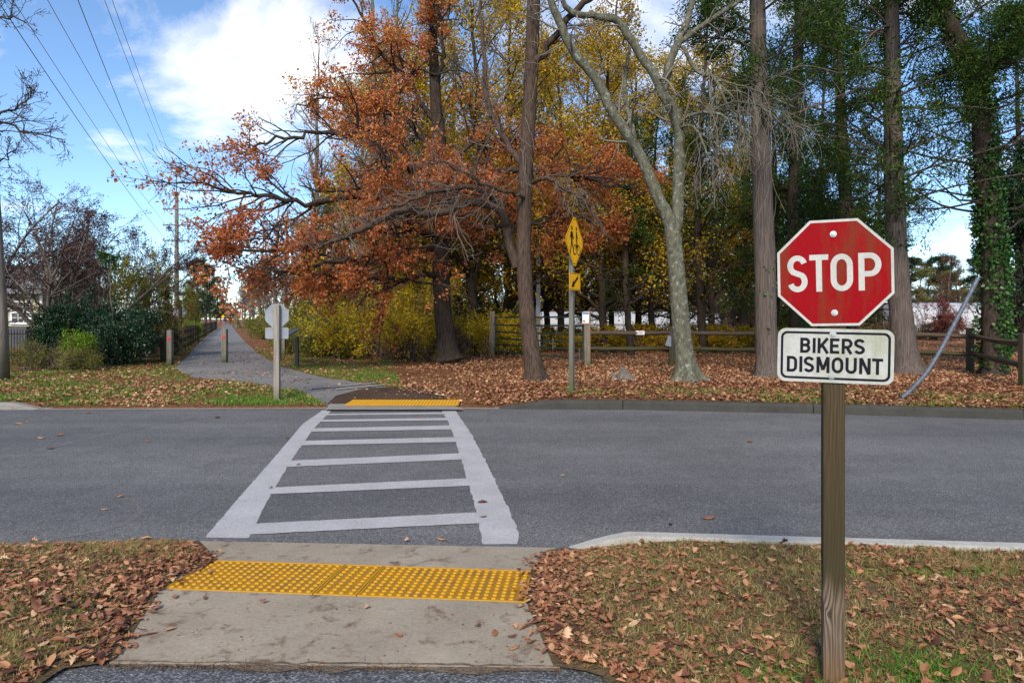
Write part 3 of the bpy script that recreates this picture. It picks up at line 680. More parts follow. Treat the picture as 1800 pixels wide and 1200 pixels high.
def near_grass():
    for (sc, hf, seed, lab) in ((scatter_left, left_h, 11, 'short dry turf grass on the near verge left of the ramp'), (scatter_right, right_h, 12, 'short dry turf grass on the near verge under the stop sign')):
        x, y = sc(230000); g = vnoise(x, y, 1.6, seed) * 0.6 + vnoise(x, y, 5, seed + 1) * 0.4
        keep = rng.uniform(0, 1, len(x)) < np.clip(0.10 + 1.1 * g, 0.1, 1)
        dr = (x - ramp_right(y)) if sc is scatter_right else (ramp_left(y) - x)
        keep &= rng.uniform(0, 1, len(x)) < np.clip(dr / 0.30, 0.15, 1)
        x, y, g = x[keep], y[keep], g[keep]
        hgt = rng.uniform(0.016, 0.042, len(x)) * (0.45 + 0.5 * g + 0.75 * vnoise(x, y, 13, seed + 3) ** 1.5)
        # bright green patches
        if sc is scatter_right:
            pa = 1.15 * np.maximum(np.exp(-(((x - 1.85) / 0.40) ** 2 + ((y - 3.04) / 0.20) ** 2)), np.maximum(np.exp(-(((x - 1.16) / 0.26) ** 2 + ((y - 3.0) / 0.16) ** 2)), 0.8 * np.exp(-(((x - 2.5) / 0.6) ** 2 + ((y - 4.12) / 0.08) ** 2))))
        else:
            pa = np.maximum(np.exp(-(((x + 2.25) / 0.22) ** 2 + ((y - 3.62) / 0.14) ** 2)), 0)
        gr = (rng.uniform(0, 1, len(x)) < 0.08 + 0.85 * pa)
        rn = np.clip(rng.normal(0.5, 0.24, len(x)), 0, 1)
        for m_, mat, nm in ((~gr, M['grass_dry'], 'dry_grass'), (gr, M['grass_green'], 'green_grass')):
            z = hf(x[m_], y[m_]) - 0.004
            o = obj(nm, blades(nm, x[m_], y[m_], z, hgt[m_], rng.uniform(0.0022, 0.0045, m_.sum()), mat, rn[m_], 0.75))
            tag(o, lab if nm == 'dry_grass' else lab.replace('short dry turf grass', 'green grass patches'), 'grass', kind='stuff')
near_grass()
def edge_tufts():
    t = rng.uniform(0, 1, 1300); k = vnoise(t * 14, 0, 1, 9) > 0.52; t = t[k]; p = LB[None] * (1 - t)[:, None] + RB[None] * t[:, None]
    x = p[:, 0] + rng.normal(0, .01, len(t)); y = p[:, 1] + rng.normal(-.018, .018, len(t)); m_ = len(t)
    o = obj('dry_grass', blades('dry_grass', x, y, np.full(m_, .076), rng.uniform(.006, .022, m_), rng.uniform(.002, .004, m_), M['brown_leaf'], np.clip(rng.normal(.6, .25, m_), 0, 1), 1.8))
    tag(o, 'straggling dry grass along the joint between ramp slab and near path', 'grass', kind='stuff')
edge_tufts()

def leaf_proto(seed, kind):
    """one curled fallen leaf, about 1 unit long, 24 faces"""
    r = random.Random(seed); nu, nv = 11, 5; v = []; f = []
    curl = r.uniform(-1.4, 2.0); bend = r.uniform(-0.35, 0.55); tw = r.uniform(-0.6, 0.6)
    for i in range(nu):
        t = i / (nu - 1)
        if kind == 'oval': w = 0.23 * math.sin(math.pi * min(1, t ** 0.8)) ** 0.8
        else: w = 0.34 * math.sin(math.pi * t ** 0.85) ** 0.7 * (1.0, 0.5, 0.95, 0.55, 1.1, 0.5, 0.9, 0.5, 0.6, 0.3, 0)[i]
        if i == nu - 1: w = 0.0
        if i == 0: w = 0.012
        for j in range(nv):
            s = (j / (nv - 1) - 0.5) * 2; x = t - 0.5; y = s * w; a = tw * x
            z = curl * (s * w) ** 2 * 2.0 + bend * (x ** 2) * 0.55 + r.gauss(0, 0.012)
            v.append((x, y * math.cos(a), z + y * math.sin(a)))
    for i in range(nu - 1):
        for j in range(nv - 1): f.append((i * nv + j, i * nv + nv + j, i * nv + nv + j + 1, i * nv + j + 1))
    zmin = min(p[2] for p in v); v = [(x, y, z - zmin) for x, y, z in v]
    me = bpy.data.meshes.new('fallen_leaf'); me.from_pydata(v, [], f); me.materials.append(M['litter_single'])
    me.polygons.foreach_set('use_smooth', [True] * len(f)); return me
protos = [leaf_proto(s, 'oval') for s in range(12)] + [leaf_proto(s, 'lobed') for s in range(20, 23)]
lp_v = [np.array([v.co[:] for v in p.vertices]) for p in protos]; lp_f = np.array([tuple(p.vertices) for p in protos[0].polygons])
def place_leaf(x, y, z, size, label, group, k=None, tilt=0.3):
    o = obj('fallen_leaf', protos[rng.integers(len(protos)) if k is None else k], None, (x, y, z), (rng.normal(0, tilt), rng.normal(0, tilt), rng.uniform(0, 6.28)))
    o.scale = (size,) * 3; tag(o, label, 'leaf', group); return o
def leaf_stuff(name, x, y, z, size, mat, label, tilt=0.22, rn=None):
    n = len(x); k = rng.integers(0, len(protos), n); V = np.zeros((n, 55, 3))
    a = rng.uniform(0, 6.28, n); tx = rng.normal(0, tilt, n); ty = rng.normal(0, tilt, n)
    for q in range(len(protos)):
        m_ = k == q; B = lp_v[q][None] * size[m_][:, None, None]
        X, Y, Z = B[..., 0], B[..., 1], B[..., 2]
        c, s = np.cos(tx[m_])[:, None], np.sin(tx[m_])[:, None]; Y, Z = Y * c - Z * s, Y * s + Z * c
        c, s = np.cos(ty[m_])[:, None], np.sin(ty[m_])[:, None]; X, Z = X * c + Z * s, -X * s + Z * c
        c, s = np.cos(a[m_])[:, None], np.sin(a[m_])[:, None]; X, Y = X * c - Y * s, X * s + Y * c
        V[m_] = np.stack([X + x[m_][:, None], Y + y[m_][:, None], Z + z[m_][:, None]], -1)
    f = (np.arange(n)[:, None, None] * 55 + lp_f[None]).reshape(-1, 4)
    rn = np.clip(rng.normal(0.5, 0.25, n), 0, 1) if rn is None else rn
    o = obj(name, mesh_np(name, V.reshape(-1, 3), [f], mat, np.repeat(rn, len(lp_f)), smooth=True))
    tag(o, label, 'leaves', kind='stuff'); return o
# near verge litter: individuals among it (the largest in view), the rest as one mass per verge
def verge_leaf_label(side, x, y):
    if side == 'left': w = 'against the left edge of the ramp' if ramp_left(y) - x < 0.35 else 'along the road edge left of the ramp' if y > 4.2 else 'in the grass at the left picture edge'
    else: w = 'against the right edge of the ramp' if x - ramp_right(y) < 0.4 else 'close to the near sign post' if abs(x - 1.42) < 0.35 and y < 3.6 else 'in the grass along the near kerb' if y > 3.85 else 'in the grass right of the near sign post' if x > 1.5 else 'in the grass between ramp and near sign post'
    return 'dry brown fallen leaf lying ' + w
def near_leaves():
    for sc, hf, side in ((scatter_left, left_h, 'left'), (scatter_right, right_h, 'right')):
        x, y = sc(84000)
        dr = (ramp_left(y) - x) if side == 'left' else (x - ramp_right(y))
        den = 0.14 + 0.62 * vnoise(x, y, 1.5, 31) ** 1.7 + (0.75 if side == 'right' else 0.4) * np.exp(-(dr / 0.24) ** 2) + (0.45 * np.clip((3.6 - y) / 0.8, 0, 1) * np.clip((1.9 - np.abs(x)) / 0.8, 0, 1))
        keep = rng.uniform(0, 1, len(x)) < den * (0.58 if side == 'right' else 0.55)
        x, y = x[keep], y[keep]; sz = 0.016 + 0.056 * rng.uniform(0, 1, len(x)) ** 2.1
        z = hf(x, y) + rng.uniform(0.002, 0.020, len(x))
        # individuals: the ones largest in the view
        vis = (np.abs(x / y) < 0.75) & (y > 2.75)
        big = np.argsort(-(sz / y) * vis)[:110 if side == 'right' else 70]
        one = np.zeros(len(x), bool); one[big] = True
        for i in np.nonzero(one)[0]:
            place_leaf(x[i], y[i], z[i] + 0.006, sz[i] * 1.1, verge_leaf_label(side, x[i], y[i]), 'fallen leaves on the near verge ' + side)
        leaf_stuff('leaf_litter', x[~one], y[~one], z[~one], sz[~one], M['litter_leaf'], 'brown fallen leaves strewn over the near verge ' + ('left of the ramp' if side == 'left' else 'right of the ramp'))
near_leaves()
def edge_leaves():
    # leaves drifted over the rims of the ramp
    n = 420; sd = rng.uniform(0, 1, n) < 0.45; y = rng.uniform(LB[1] - .02, 4.72, n); off = np.abs(rng.normal(0, .07, n))
    x = np.where(sd, ramp_left(y) - .05 + off, ramp_right(y) + .05 - off)
    z = np.interp(y, [LB[1], BL[1], BL[1] + PD, a0[1]], [.088, .071, .036, .008]) + rng.uniform(.002, .014, n)
    leaf_stuff('leaf_litter', x, y, z, .018 + .05 * rng.uniform(0, 1, n) ** 1.6, M['litter_leaf'], 'brown leaves drifted over both rims of the near ramp', .16)
    # crumbs, twigs and bits on the slab
    n = 130; t = rng.uniform(0, 1, (n, 2)); p = (LB[:2] * (1 - t[:, :1]) + RB[:2] * t[:, :1]); y = p[:, 1] + .02 + t[:, 1] * .66; x = p[:, 0] + rng.normal(0, .03, n)
    z = np.interp(y, [LB[1], BL[1]], [.086, .069]); leaf_stuff('leaf_crumbs', x, y, z, rng.uniform(.005, .016, n), M['litter_leaf'], 'tiny leaf crumbs and bits on the concrete ramp slab', .1, np.clip(rng.normal(.25, .2, n), 0, 1))
edge_leaves()
# single leaves on the road and the ramp
road_leaves = [(848, 883, .10), (850, 908, .07), (775, 948, .10), (715, 951, .07), (213, 873, .07), (185, 895, .07), (257, 947, .09), (1245, 911, .13), (1178, 922, .07), (988, 835, .07), (1318, 776, .12), (1232, 720.8, .14), (1655, 723, .2),
               (72, 770, .12), (88, 788, .14), (105, 765, .12), (30, 745, .14), (45, 742, .1), (260, 775, .1), (155, 726, .12), (382, 734, .14), (80, 727, .12), (735, 733, .13), (505, 770, .09), (523, 817, .09), (1373, 950, .06), (475, 858, .07), (235, 948, .08), (60, 952, .08)]
for px, py, s in road_leaves:
    p = G(px, py, 0.006); place_leaf(p[0], p[1], 0.008, s * 0.9, 'single dry leaf lying on ' + ('the white crossing marking' if 440 < px < 900 and py > 730 else 'the grey road left of the crossing' if px < 500 else 'the grey road right of the crossing'), 'leaves on the road', tilt=0.12)
for px, py, s in ((462, 1057, .05), (360, 1050, .05), (300, 1107, .06), (255, 1065, .05), (645, 1067, .05), (700, 1117, .055), (870, 1113, .07), (900, 1120, .05), (920, 1105, .06), (935, 1128, .06), (840, 1100, .04), (905, 1140, .07), (240, 1120, .06)):
    p = G(px, py, 0.078); place_leaf(p[0], p[1], 0.084 if py > 1100 else 0.078, s, 'single dry leaf lying on the concrete ramp slab', 'leaves on the ramp slab', tilt=0.1)
# far verge and woodland floor
def far_cover():
    # litter of folded leaves
    n = 260000
    y = 11.0 + 34 * rng.uniform(0, 1, n) ** 1.7; x = rng.uniform(-0.80, 0.82, n) * y * 1.12
    d = y - far_edge(x); tm = in_poly(x, y, TRAIL_POLY)
    right = x > -0.5 + (-0.16) * (y - 12)          # leaf-covered wood side
    den = np.where(right, 0.80, 0.15) + np.where(right, 0.35, 0.75) * (vnoise(x, y, 0.9, 41) - 0.5)
    den = np.where(tm, 0.025 + 0.06 * (vnoise(x, y, 0.8, 44) > 0.6), den)
    den = np.where(d < 0.25, 0, den)
    den = np.where(right & (d < 2.6) & (x > 1.0), den * 0.55, den)
    ramp_zone = (x > -3.3) & (x < -0.9) & (d < 1.5); den = np.where(ramp_zone, den * 0.35, den)
    keep = rng.uniform(0, 1, n) < den
    x, y = x[keep], y[keep]; m_ = len(x); tm = tm[keep]
    z = far_h(x, y) + np.where(tm, 0.014, rng.uniform(0.01, 0.05, m_))
    sz = rng.uniform(0.045, 0.10, m_); a = rng.uniform(0, 6.28, m_)
    dirs = np.stack([np.cos(a), np.sin(a), rng.normal(0, 0.25, m_) * ~tm], 1); nr = np.stack([rng.normal(0, 0.45, m_), rng.normal(0, 0.45, m_), np.ones(m_)], 1)
    V = leaf_verts(np.stack([x, y, z], 1), sz, unit(dirs), unit(nr), 0.6, 0.3)
    rn = np.clip(rng.normal(0.48, 0.25, m_) + 0.18 * (vnoise(x, y, 0.5, 42) - 0.5), 0, 1)
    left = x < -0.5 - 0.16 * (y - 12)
    sunny = ((y > 16) & ~left) | left | tm  # ground painted as sunlit: its leaves take the paler palette
    for mk, nm, mat, lab in ((sunny & left, 'leaf_litter', M['litter_sunlit'], 'pale fallen leaves over the grass strip and along the trail'), (sunny & ~left, 'leaf_litter', M['litter_sunlit'], 'tan fallen leaves carpeting the ground around the gate and trees'), (~sunny, 'leaf_litter', M['litter_leaf'], 'dark brown fallen leaves between the far kerb and the trees')):
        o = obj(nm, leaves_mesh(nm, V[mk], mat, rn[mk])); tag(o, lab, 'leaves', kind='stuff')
    # grass
    n = 300000
    y = 11.0 + 24 * rng.uniform(0, 1, n) ** 2.0; x = rng.uniform(-0.80, 0.82, n) * y * 1.1
    d = y - far_edge(x); tm = in_poly(x, y, TRAIL_POLY)
    left = x < -1.8 - 0.2 * (y - 12)
    g = vnoise(x, y, 0.7, 51) * 0.6 + vnoise(x, y, 2.6, 52) * 0.4
    den = np.where(left, np.clip((g - 0.26) * 4.5, 0.15, 1), np.where((x > 0.8) & (d < 2.8), np.clip((g - 0.38) * 4.5, 0.04, 0.95), 0.02))
    den = np.where(left & (y > 20), den * 0.6, den)
    den = np.where(tm | (d < 0.28), 0, den)
    k = rng.uniform(0, 1, n) < den; x, y, left, g = x[k], y[k], left[k], g[k]
    hg = rng.uniform(0.04, 0.10, len(x)); rn = np.clip(rng.normal(0.45, 0.25, len(x)), 0, 1)
    dry = rng.uniform(0, 1, len(x)) < np.where(left, np.where(x < -7, 0.25, 0.14), 0.45)
    for mk, mat, nm in ((~dry, M['grass_green'], 'green_grass'), (dry, M['grass_dry'], 'dry_grass')):
        o = obj(nm, blades(nm, x[mk], y[mk], far_h(x[mk], y[mk]) - 0.005, hg[mk], np.full(mk.sum(), 0.013), mat, rn[mk], 0.6))
        tag(o, ('green' if nm == 'green_grass' else 'dry yellowish') + ' grass on the far side of the road and trail edge', 'grass', kind='stuff')
far_cover()

# ------------------------------------------------------------------ signs
def arc(cx, cz, rx, rz, a0, a1, n=14): return [(cx + rx * math.cos(math.radians(a0 + (a1 - a0) * k / n)), cz + rz * math.sin(math.radians(a0 + (a1 - a0) * k / n))) for k in range(n + 1)]
def letter(ch, w, s):
    """centre lines of a capital in a box w x 1, stroke width s"""
    h = s / 2; r = w - h; T_ = 1 - h; cx = w / 2; rx = cx - h
    if ch == 'S': return [arc(cx, 0.715, rx, 0.285 - h, 18, 232) + arc(cx, 0.285, rx, 0.285 - h, 52, -162)]
    if ch == 'T': return [[(0, T_), (w, T_)], [(cx, T_), (cx, 0)]]
    if ch == 'O': return [arc(cx, 1 - cx * 1.15, rx, cx * 1.15 - h, 0, 180) + arc(cx, cx * 1.15, rx, cx * 1.15 - h, 180, 360) + [(w - h, 1 - cx * 1.15)]]
    if ch == 'P': return [[(h, 0), (h, 1)], [(h, T_), (cx, T_)] + arc(cx, (T_ + 0.44) / 2, rx, (T_ - 0.44) / 2, 90, -90) + [(h, 0.44)]]
    if ch == 'R': return letter('P', w, s) + [[(cx * 0.95, 0.44), (w - h * 0.8, 0)]]
    if ch == 'B': return [[(h, 0), (h, 1)], [(h, T_), (cx, T_)] + arc(cx, (T_ + 0.52) / 2, rx * 0.92, (T_ - 0.52) / 2, 90, -90) + [(h, 0.52)], [(cx, 0.52)] + arc(cx, (h + 0.52) / 2, rx, (0.52 - h) / 2, 90, -90) + [(h, h)]]
    if ch == 'I': return [[(h, 0), (h, 1)]]
    if ch == 'K': return [[(h, 0), (h, 1)], [(h, 0.33), (w - h * 0.7, 1)], [(w * 0.42, 0.54), (w - h * 0.6, 0)]]
    if ch == 'E': return [[(h, 0), (h, 1)], [(h, T_), (w, T_)], [(h, 0.51), (w * 0.9, 0.51)], [(h, h), (w, h)]]
    if ch == 'D': return [[(h, 0), (h, 1)], [(h, T_), (cx, T_)] + arc(cx, 0.5 + 0.18, rx, T_ - 0.68, 90, 0, 8) + arc(cx, 0.32, rx, 0.32 - h, 0, -90, 8) + [(h, h)]]
    if ch == 'M': return [[(h, 0), (h, 1)], [(h * 1.2, 1), (cx, 0.18)], [(w - h * 1.2, 1), (cx, 0.18)], [(w - h, 0), (w - h, 1)]]
    if ch == 'U': return [[(h, 1), (h, cx)] + arc(cx, cx, rx, cx - h, 180, 360) + [(w - h, 1)]]
    if ch == 'N': return [[(h, 0), (h, 1)], [(h * 1.1, 1), (w - h * 1.1, 0)], [(w - h, 0), (w - h, 1)]]
def stroke_mb(mb, pts, s, y, sx=1.0, sz=1.0, ox=0.0, oz=0.0, th=0.0006):
    pts = [p for i, p in enumerate(pts) if i == 0 or abs(p[0] - pts[i - 1][0]) + abs(p[1] - pts[i - 1][1]) > 1e-3]
    P = [Vector((p[0] * sx + ox, p[1] * sz + oz)) for p in pts]; n = len(P); L = []; Rr = []
    for i in range(n):
        d0 = (P[i] - P[i - 1]).normalized() if i else (P[1] - P[0]).normalized(); d1 = (P[i + 1] - P[i]).normalized() if i < n - 1 else d0
        t = (d0 + d1).normalized(); nn = Vector((-t.y, t.x)); k = max(0.5, nn.dot(Vector((-d0.y, d0.x))))
        L.append(P[i] + nn * (s / 2 / k)); Rr.append(P[i] - nn * (s / 2 / k))
    v = [(p.x, y - th, p.y) for p in L] + [(p.x, y - th, p.y) for p in Rr]
    f = [(i, n + i, n + i + 1, i + 1) for i in range(n - 1)]
    mb.add(v, f)
def word(parent, text, x0, z0, hgt, widths, gaps, sw, mat, y, name='letter'):
    x = x0
    for i, ch in enumerate(text):
        mb = MB(); w = widths[i]
        for k, st in enumerate(letter(ch, w / hgt, sw / hgt)):
            stroke_mb(mb, st, sw, y - 0.00015 * k, hgt, hgt, x, z0)
        mb.build(name, mat, parent); x += w + (gaps[i] if i < len(gaps) else 0)
def octagon(r): a = r / math.cos(math.pi / 8); return [(a * math.cos(math.pi / 8 + k * math.pi / 4), a * math.sin(math.pi / 8 + k * math.pi / 4)) for k in range(8)][::-1]
def rrect(w, h, r, n=5):
    o_ = []
    for cx, cz, a in ((w / 2 - r, h / 2 - r, 90), (w / 2 - r, -h / 2 + r, 0), (-w / 2 + r, -h / 2 + r, -90), (-w / 2 + r, h / 2 - r, 180)):
        o_ += [(cx + r * math.cos(math.radians(a - 90 * k / n)), cz + r * math.sin(math.radians(a - 90 * k / n))) for k in range(n + 1)]
    return o_
def bolt(parent, x, z, y):
    mb = MB()
    for r_, y0, y1, n in ((0.0135, y, y - 0.003, 16), (0.008, y - 0.0031, y - 0.009, 6)):
        mb.prism([(x + r_ * math.cos(2 * math.pi * k / n), z + r_ * math.sin(2 * math.pi * k / n)) for k in range(n)][::-1], y1, y0)
    mb.build('bolt', M['bolt'], parent)


def knot_wood():
    m, nt, b, o = new_mat('sign post wood')
    t = nt.nodes.new('ShaderNodeTexCoord'); sp = nt.nodes.new('ShaderNodeSeparateXYZ'); nt.links.new(t.outputs['Object'], sp.inputs[0])
    def mth(op, a, b_=None, c=None):
        n = nt.nodes.new('ShaderNodeMath'); n.operation = op
        for i, v in enumerate((a, b_, c)):
            if v is None: continue
            if isinstance(v, (int, float)): n.inputs[i].default_value = v
            else: nt.links.new(v, n.inputs[i])
        return n.outputs[0]
    x, y, z = sp.outputs
    nz = noise(nt, coords(nt, (9, 9, 1.1)), 1.0, 4); fine = noise(nt, coords(nt, (120, 120, 3)), 1.0, 5, 0.65)
    xx = mth('ADD', mth('ADD', x, y), mth('MULTIPLY', mth('SUBTRACT', nz, 0.5), 0.11))
    dx = mth('ADD', x, 0.025); dz = mth('MULTIPLY', mth('SUBTRACT', z, 0.285), 0.42)
    d = mth('SQRT', mth('ADD', mth('MULTIPLY', dx, dx), mth('MULTIPLY', dz, dz)))
    pull = mth('DIVIDE', 0.030, mth('ADD', d, 0.016))
    c = mth('ADD', mth('MULTIPLY', xx, 420.0), mth('MULTIPLY', pull, 9.0))
    band = mth('ADD', mth('MULTIPLY', mth('SINE', c), 0.5), 0.5)
    bw = mth('ADD', 0.10, mth('MULTIPLY', mth('MINIMUM', pull, 1.0), 0.42)); f = mth('ADD', mth('MULTIPLY', band, bw), mth('MULTIPLY', fine, mth('SUBTRACT', 1.0, bw)))
    col = ramp(nt, f, [(0.15, (0.035, 0.024, 0.016)), (0.5, (0.125, 0.09, 0.06)), (0.85, (0.26, 0.205, 0.155))])
    # algae above the foot, brown rot stain at the ground
    mr = N(nt, 'ShaderNodeMapRange'); nt.links.new(mth('ADD', z, mth('MULTIPLY', mth('SUBTRACT', nz, 0.5), 0.5)), mr.inputs[0]); mr.inputs[1].default_value = 0.36; mr.inputs[2].default_value = 0.44
    mr2 = N(nt, 'ShaderNodeMapRange'); nt.links.new(z, mr2.inputs[0]); mr2.inputs[1].default_value = 0.6; mr2.inputs[2].default_value = 1.5; mr2.inputs[3].default_value = 1.0; mr2.inputs[4].default_value = 0.25
    g = mth('MULTIPLY', mth('MULTIPLY', mr.outputs[0], mr2.outputs[0]), mth('ADD', 0.45, mth('MULTIPLY', fine, 0.6)))
    dark = mixc_(nt, mr.outputs[0], col, mixc_(nt, 1.0, col, (0.62, 0.56, 0.46), 'MULTIPLY'))
    col2 = mixc_(nt, g, dark, (0.040, 0.034, 0.014))
    mr3 = N(nt, 'ShaderNodeMapRange'); nt.links.new(z, mr3.inputs[0]); mr3.inputs[1].default_value = 0.16; mr3.inputs[2].default_value = 0.02; mr3.inputs[3].default_value = 0.0; mr3.inputs[4].default_value = 0.75
    col3 = mixc_(nt, mth('MULTIPLY', mr3.outputs[0], nz), col2, (0.16, 0.075, 0.02))
    nt.links.new(col3, b.inputs['Base Color']); b.inputs['Roughness'].default_value = 0.85; b.inputs['Specular IOR Level'].default_value = 0.2
    bump(nt, b, f, 0.6, 0.004); return m
M['sign_post'] = knot_wood()
ZS = 2.93
base = G(1473, 1197, 0.115); sp_ = D(1474.5, 479, ZS); pp_ = D(1474, 625.5, ZS)
stop = empty('stop_sign', (sp_[0], ZS + 0.055, 0.08), 'red stop sign over white BIKERS DISMOUNT plate on a wooden post', 'sign', rz=math.radians(-18))
mb = MB(); mb.box((0, 0, 0.93), (0.086, 0.086, 1.96), bev=0.005); mb.build('post', M['sign_post'], stop)
def roll_empty(name, parent, z, y, roll):
    return Matrix.Translation((0, y, z)) @ Matrix.Rotation(roll, 4, 'Y')
plate = MB(); plate.prism(octagon(0.2285), -0.0515, -0.0490)
sp = plate.build('stop_plate', M['legend'], stop, loc=(0.0, 0, sp_[2] - 0.08), rot=(0, math.radians(-1.0), 0)); sp['label'] = 'red octagonal stop plate with white legend'
mb = MB(); mb.prism(octagon(0.2175), -0.0522, -0.0516); mb.build('red_face', M['sign_red'], sp)
word(sp, 'STOP', -0.188, -0.080, 0.160, [0.081, 0.0755, 0.0875, 0.088], [0.008, 0.008, 0.021], 0.0235, M['legend'], -0.0524)
bolt(sp, -0.002, 0.166, -0.0523); bolt(sp, -0.003, -0.172, -0.0523)
pl = MB(); pl.prism(rrect(0.457, 0.232, 0.034), -0.0515, -0.0490)
pp = pl.build('dismount_plate', M['sign_white'], stop, loc=(0.0, 0, pp_[2] - 0.08), rot=(0, math.radians(1.0), 0)); pp['label'] = 'white plate with black border reading BIKERS DISMOUNT'
o1 = rrect(0.431, 0.206, 0.026); o2 = rrect(0.411, 0.186, 0.018); n_ = len(o1)
mb = MB(); mb.add([(p[0], -0.0519, p[1]) for p in o1] + [(p[0], -0.0519, p[1]) for p in o2], [(i, (i + 1) % n_, n_ + (i + 1) % n_, n_ + i) for i in range(n_)])
mb.build('border', M['black_ink'], pp)
word(pp, 'BIKERS', -0.137, 0.010, 0.0655, [0.041, 0.0105, 0.044, 0.037, 0.042, 0.042], [0.009, 0.009, 0.005, 0.009, 0.006], 0.0120, M['black_ink'], -0.0520)
word(pp, 'DISMOUNT', -0.190, -0.074, 0.0685, [0.042, 0.0105, 0.042, 0.052, 0.046, 0.044, 0.044, 0.042], [0.009, 0.007, 0.009, 0.008, 0.008, 0.009, 0.005], 0.0122, M['black_ink'], -0.0520)
bolt(pp, -0.008, 0.094, -0.0522); bolt(pp, -0.010, -0.087, -0.0522)

# far stop sign seen from the back
b_ = G(487, 703, 0.06)
fs = empty('stop_sign', (b_[0], b_[1], 0.03), 'back of a grey stop sign with plate on a wooden post across the road', 'sign', rz=math.radians(2))
mb = MB(); mb.box((0, 0, 0.945), (0.105, 0.105, 1.87), bev=0.005); mb.build('post', M['grey_wood'], fs)
zc = D(485, 554.5, b_[1])[2] - 0.03
mb = MB(); mb.prism(octagon(0.2285), 0.056, 0.059); mb.build('stop_plate', M['alu'], fs, loc=(-0.02, 0, zc))
mb = MB(); mb.prism(rrect(0.45, 0.222, 0.03), 0.056, 0.059); mb.build('dismount_plate', M['alu'], fs, loc=(-0.02, 0, D(485, 585.5, b_[1])[2] - 0.03))

# yellow trail-crossing warning sign on a post, turned to the road's traffic
b_ = G(1005, 690, 0.15); Yw = b_[1]
ws = empty('warning_sign', (b_[0], Yw, 0.10), 'yellow diamond pedestrian and cyclist warning sign with arrow plate on grey post', 'sign', rz=math.radians(64))
mb = MB(); mb.box((0, 0, 1.62), (0.092, 0.092, 3.24), bev=0.006); mb.build('post', M['warn_post'], ws)
zt = D(1005, 425, Yw)[2] - 0.10
def diamond(r): k = 0.06; return [(-k, r - k), (k, r - k), (r - k, k), (r - k, -k), (k, -r + k), (-k, -r + k), (-r + k, -k), (-r + k, k)]
mb = MB(); mb.prism(diamond(0.545), -0.064, -0.060); dp = mb.build('diamond_plate', M['sign_yellow'], ws, loc=(0.0, 0, zt))
d1, d2 = diamond(0.518), diamond(0.503)
mb = MB(); mb.add([(p[0], -0.0646, p[1]) for p in d1] + [(p[0], -0.0646, p[1]) for p in d2], [(i, (i + 1) % 8, 8 + (i + 1) % 8, 8 + i) for i in range(8)]); mb.build('border', M['black_ink'], dp)
def blot(mb, poly, y=-0.0648): mb.add([(p[0], y, p[1]) for p in poly], [tuple(range(len(poly)))])
mb = MB(); blot(mb, arc(-0.16, 0.255, 0.042, 0.048, 0, 330, 11))
blot(mb, [(-0.22, 0.19), (-0.12, 0.19), (-0.09, 0.12), (-0.04, 0.05), (-0.06, 0.03), (-0.12, 0.08), (-0.12, -0.03), (-0.05, -0.16), (-0.02, -0.26), (-0.06, -0.27), (-0.10, -0.16), (-0.16, -0.06), (-0.20, -0.17), (-0.23, -0.26), (-0.27, -0.25), (-0.24, -0.15), (-0.20, -0.02), (-0.22, 0.09), (-0.25, 0.04), (-0.27, 0.05)])
mb.build('walker_symbol', M['black_ink'], dp)
mb = MB(); blot(mb, arc(0.09, 0.265, 0.036, 0.042, 0, 330, 11))
for cx in (0.02, 0.22): stroke_mb(mb, arc(cx, -0.16, 0.085, 0.095, 0, 360, 18), 0.022, -0.0648)
stroke_mb(mb, [(0.09, 0.21), (0.09, 0.05), (0.13, -0.04), (0.11, -0.15)], 0.055, -0.0650); stroke_mb(mb, [(0.09, 0.18), (0.15, 0.09), (0.18, 0.07)], 0.03, -0.0652)
stroke_mb(mb, [(0.02, -0.16), (0.08, -0.06), (0.17, -0.06), (0.22, -0.16)], 0.018, -0.0654)
mb.build('cyclist_symbol', M['black_ink'], dp)
ar = MB(); ar.prism(rrect(0.61, 0.345, 0.03), -0.064, -0.060); arp = ar.build('arrow_plate', M['sign_yellow'], ws, loc=(0.02, 0, D(1005, 495, Yw)[2] - 0.10))
o1 = rrect(0.585, 0.32, 0.02); o2 = rrect(0.565, 0.30, 0.014); mb = MB(); n_ = len(o1)
mb.add([(p[0], -0.0646, p[1]) for p in o1] + [(p[0], -0.0646, p[1]) for p in o2], [(i, (i + 1) % n_, n_ + (i + 1) % n_, n_ + i) for i in range(n_)]); mb.build('border', M['black_ink'], arp)
mb = MB(); stroke_mb(mb, [(0.17, 0.10), (-0.08, -0.05)], 0.06, -0.0648); blot(mb, [(-0.20, -0.12), (-0.02, -0.10), (-0.11, 0.04)], -0.0651); mb.build('arrow', M['black_ink'], arp)

# ------------------------------------------------------------------ bollards, wayside panel, small posts
def bollard(px, py, hgt, w, label, refl=True, rz=0.0):
    p = G(px, py, 0.1)
    e = empty('bollard', (p[0], p[1], 0.06), label, 'bollard', 'wooden trail bollards', rz)
    mb = MB(); mb.box((0, 0, hgt / 2), (w, w, hgt + 0.04), bev=0.012); mb.build('post', M['bollard'], e)
    if refl:
        mb = MB(); n = 20; r_ = 0.055
        mb.prism([(r_ * math.cos(2 * math.pi * k / n), r_ * math.sin(2 * math.pi * k / n)) for k in range(n)][::-1], -w / 2 - 0.012, -w / 2 - 0.0005)
        mb.build('reflector', M['reflector'], e, loc=(0, 0, hgt - 0.26))
    return e
bollard(395, 637, 1.20, 0.17, 'wooden bollard with red reflector standing in the middle of the trail')
bollard(299, 642, 1.18, 0.16, 'wooden bollard with red reflector at the left edge of the trail')
bollard(498.5, 624, 0.95, 0.14, 'small brown wooden post behind the information panel', False)
bollard(415.8, 577, 1.6, 0.30, 'distant short wooden post at the right edge of the trail', False)
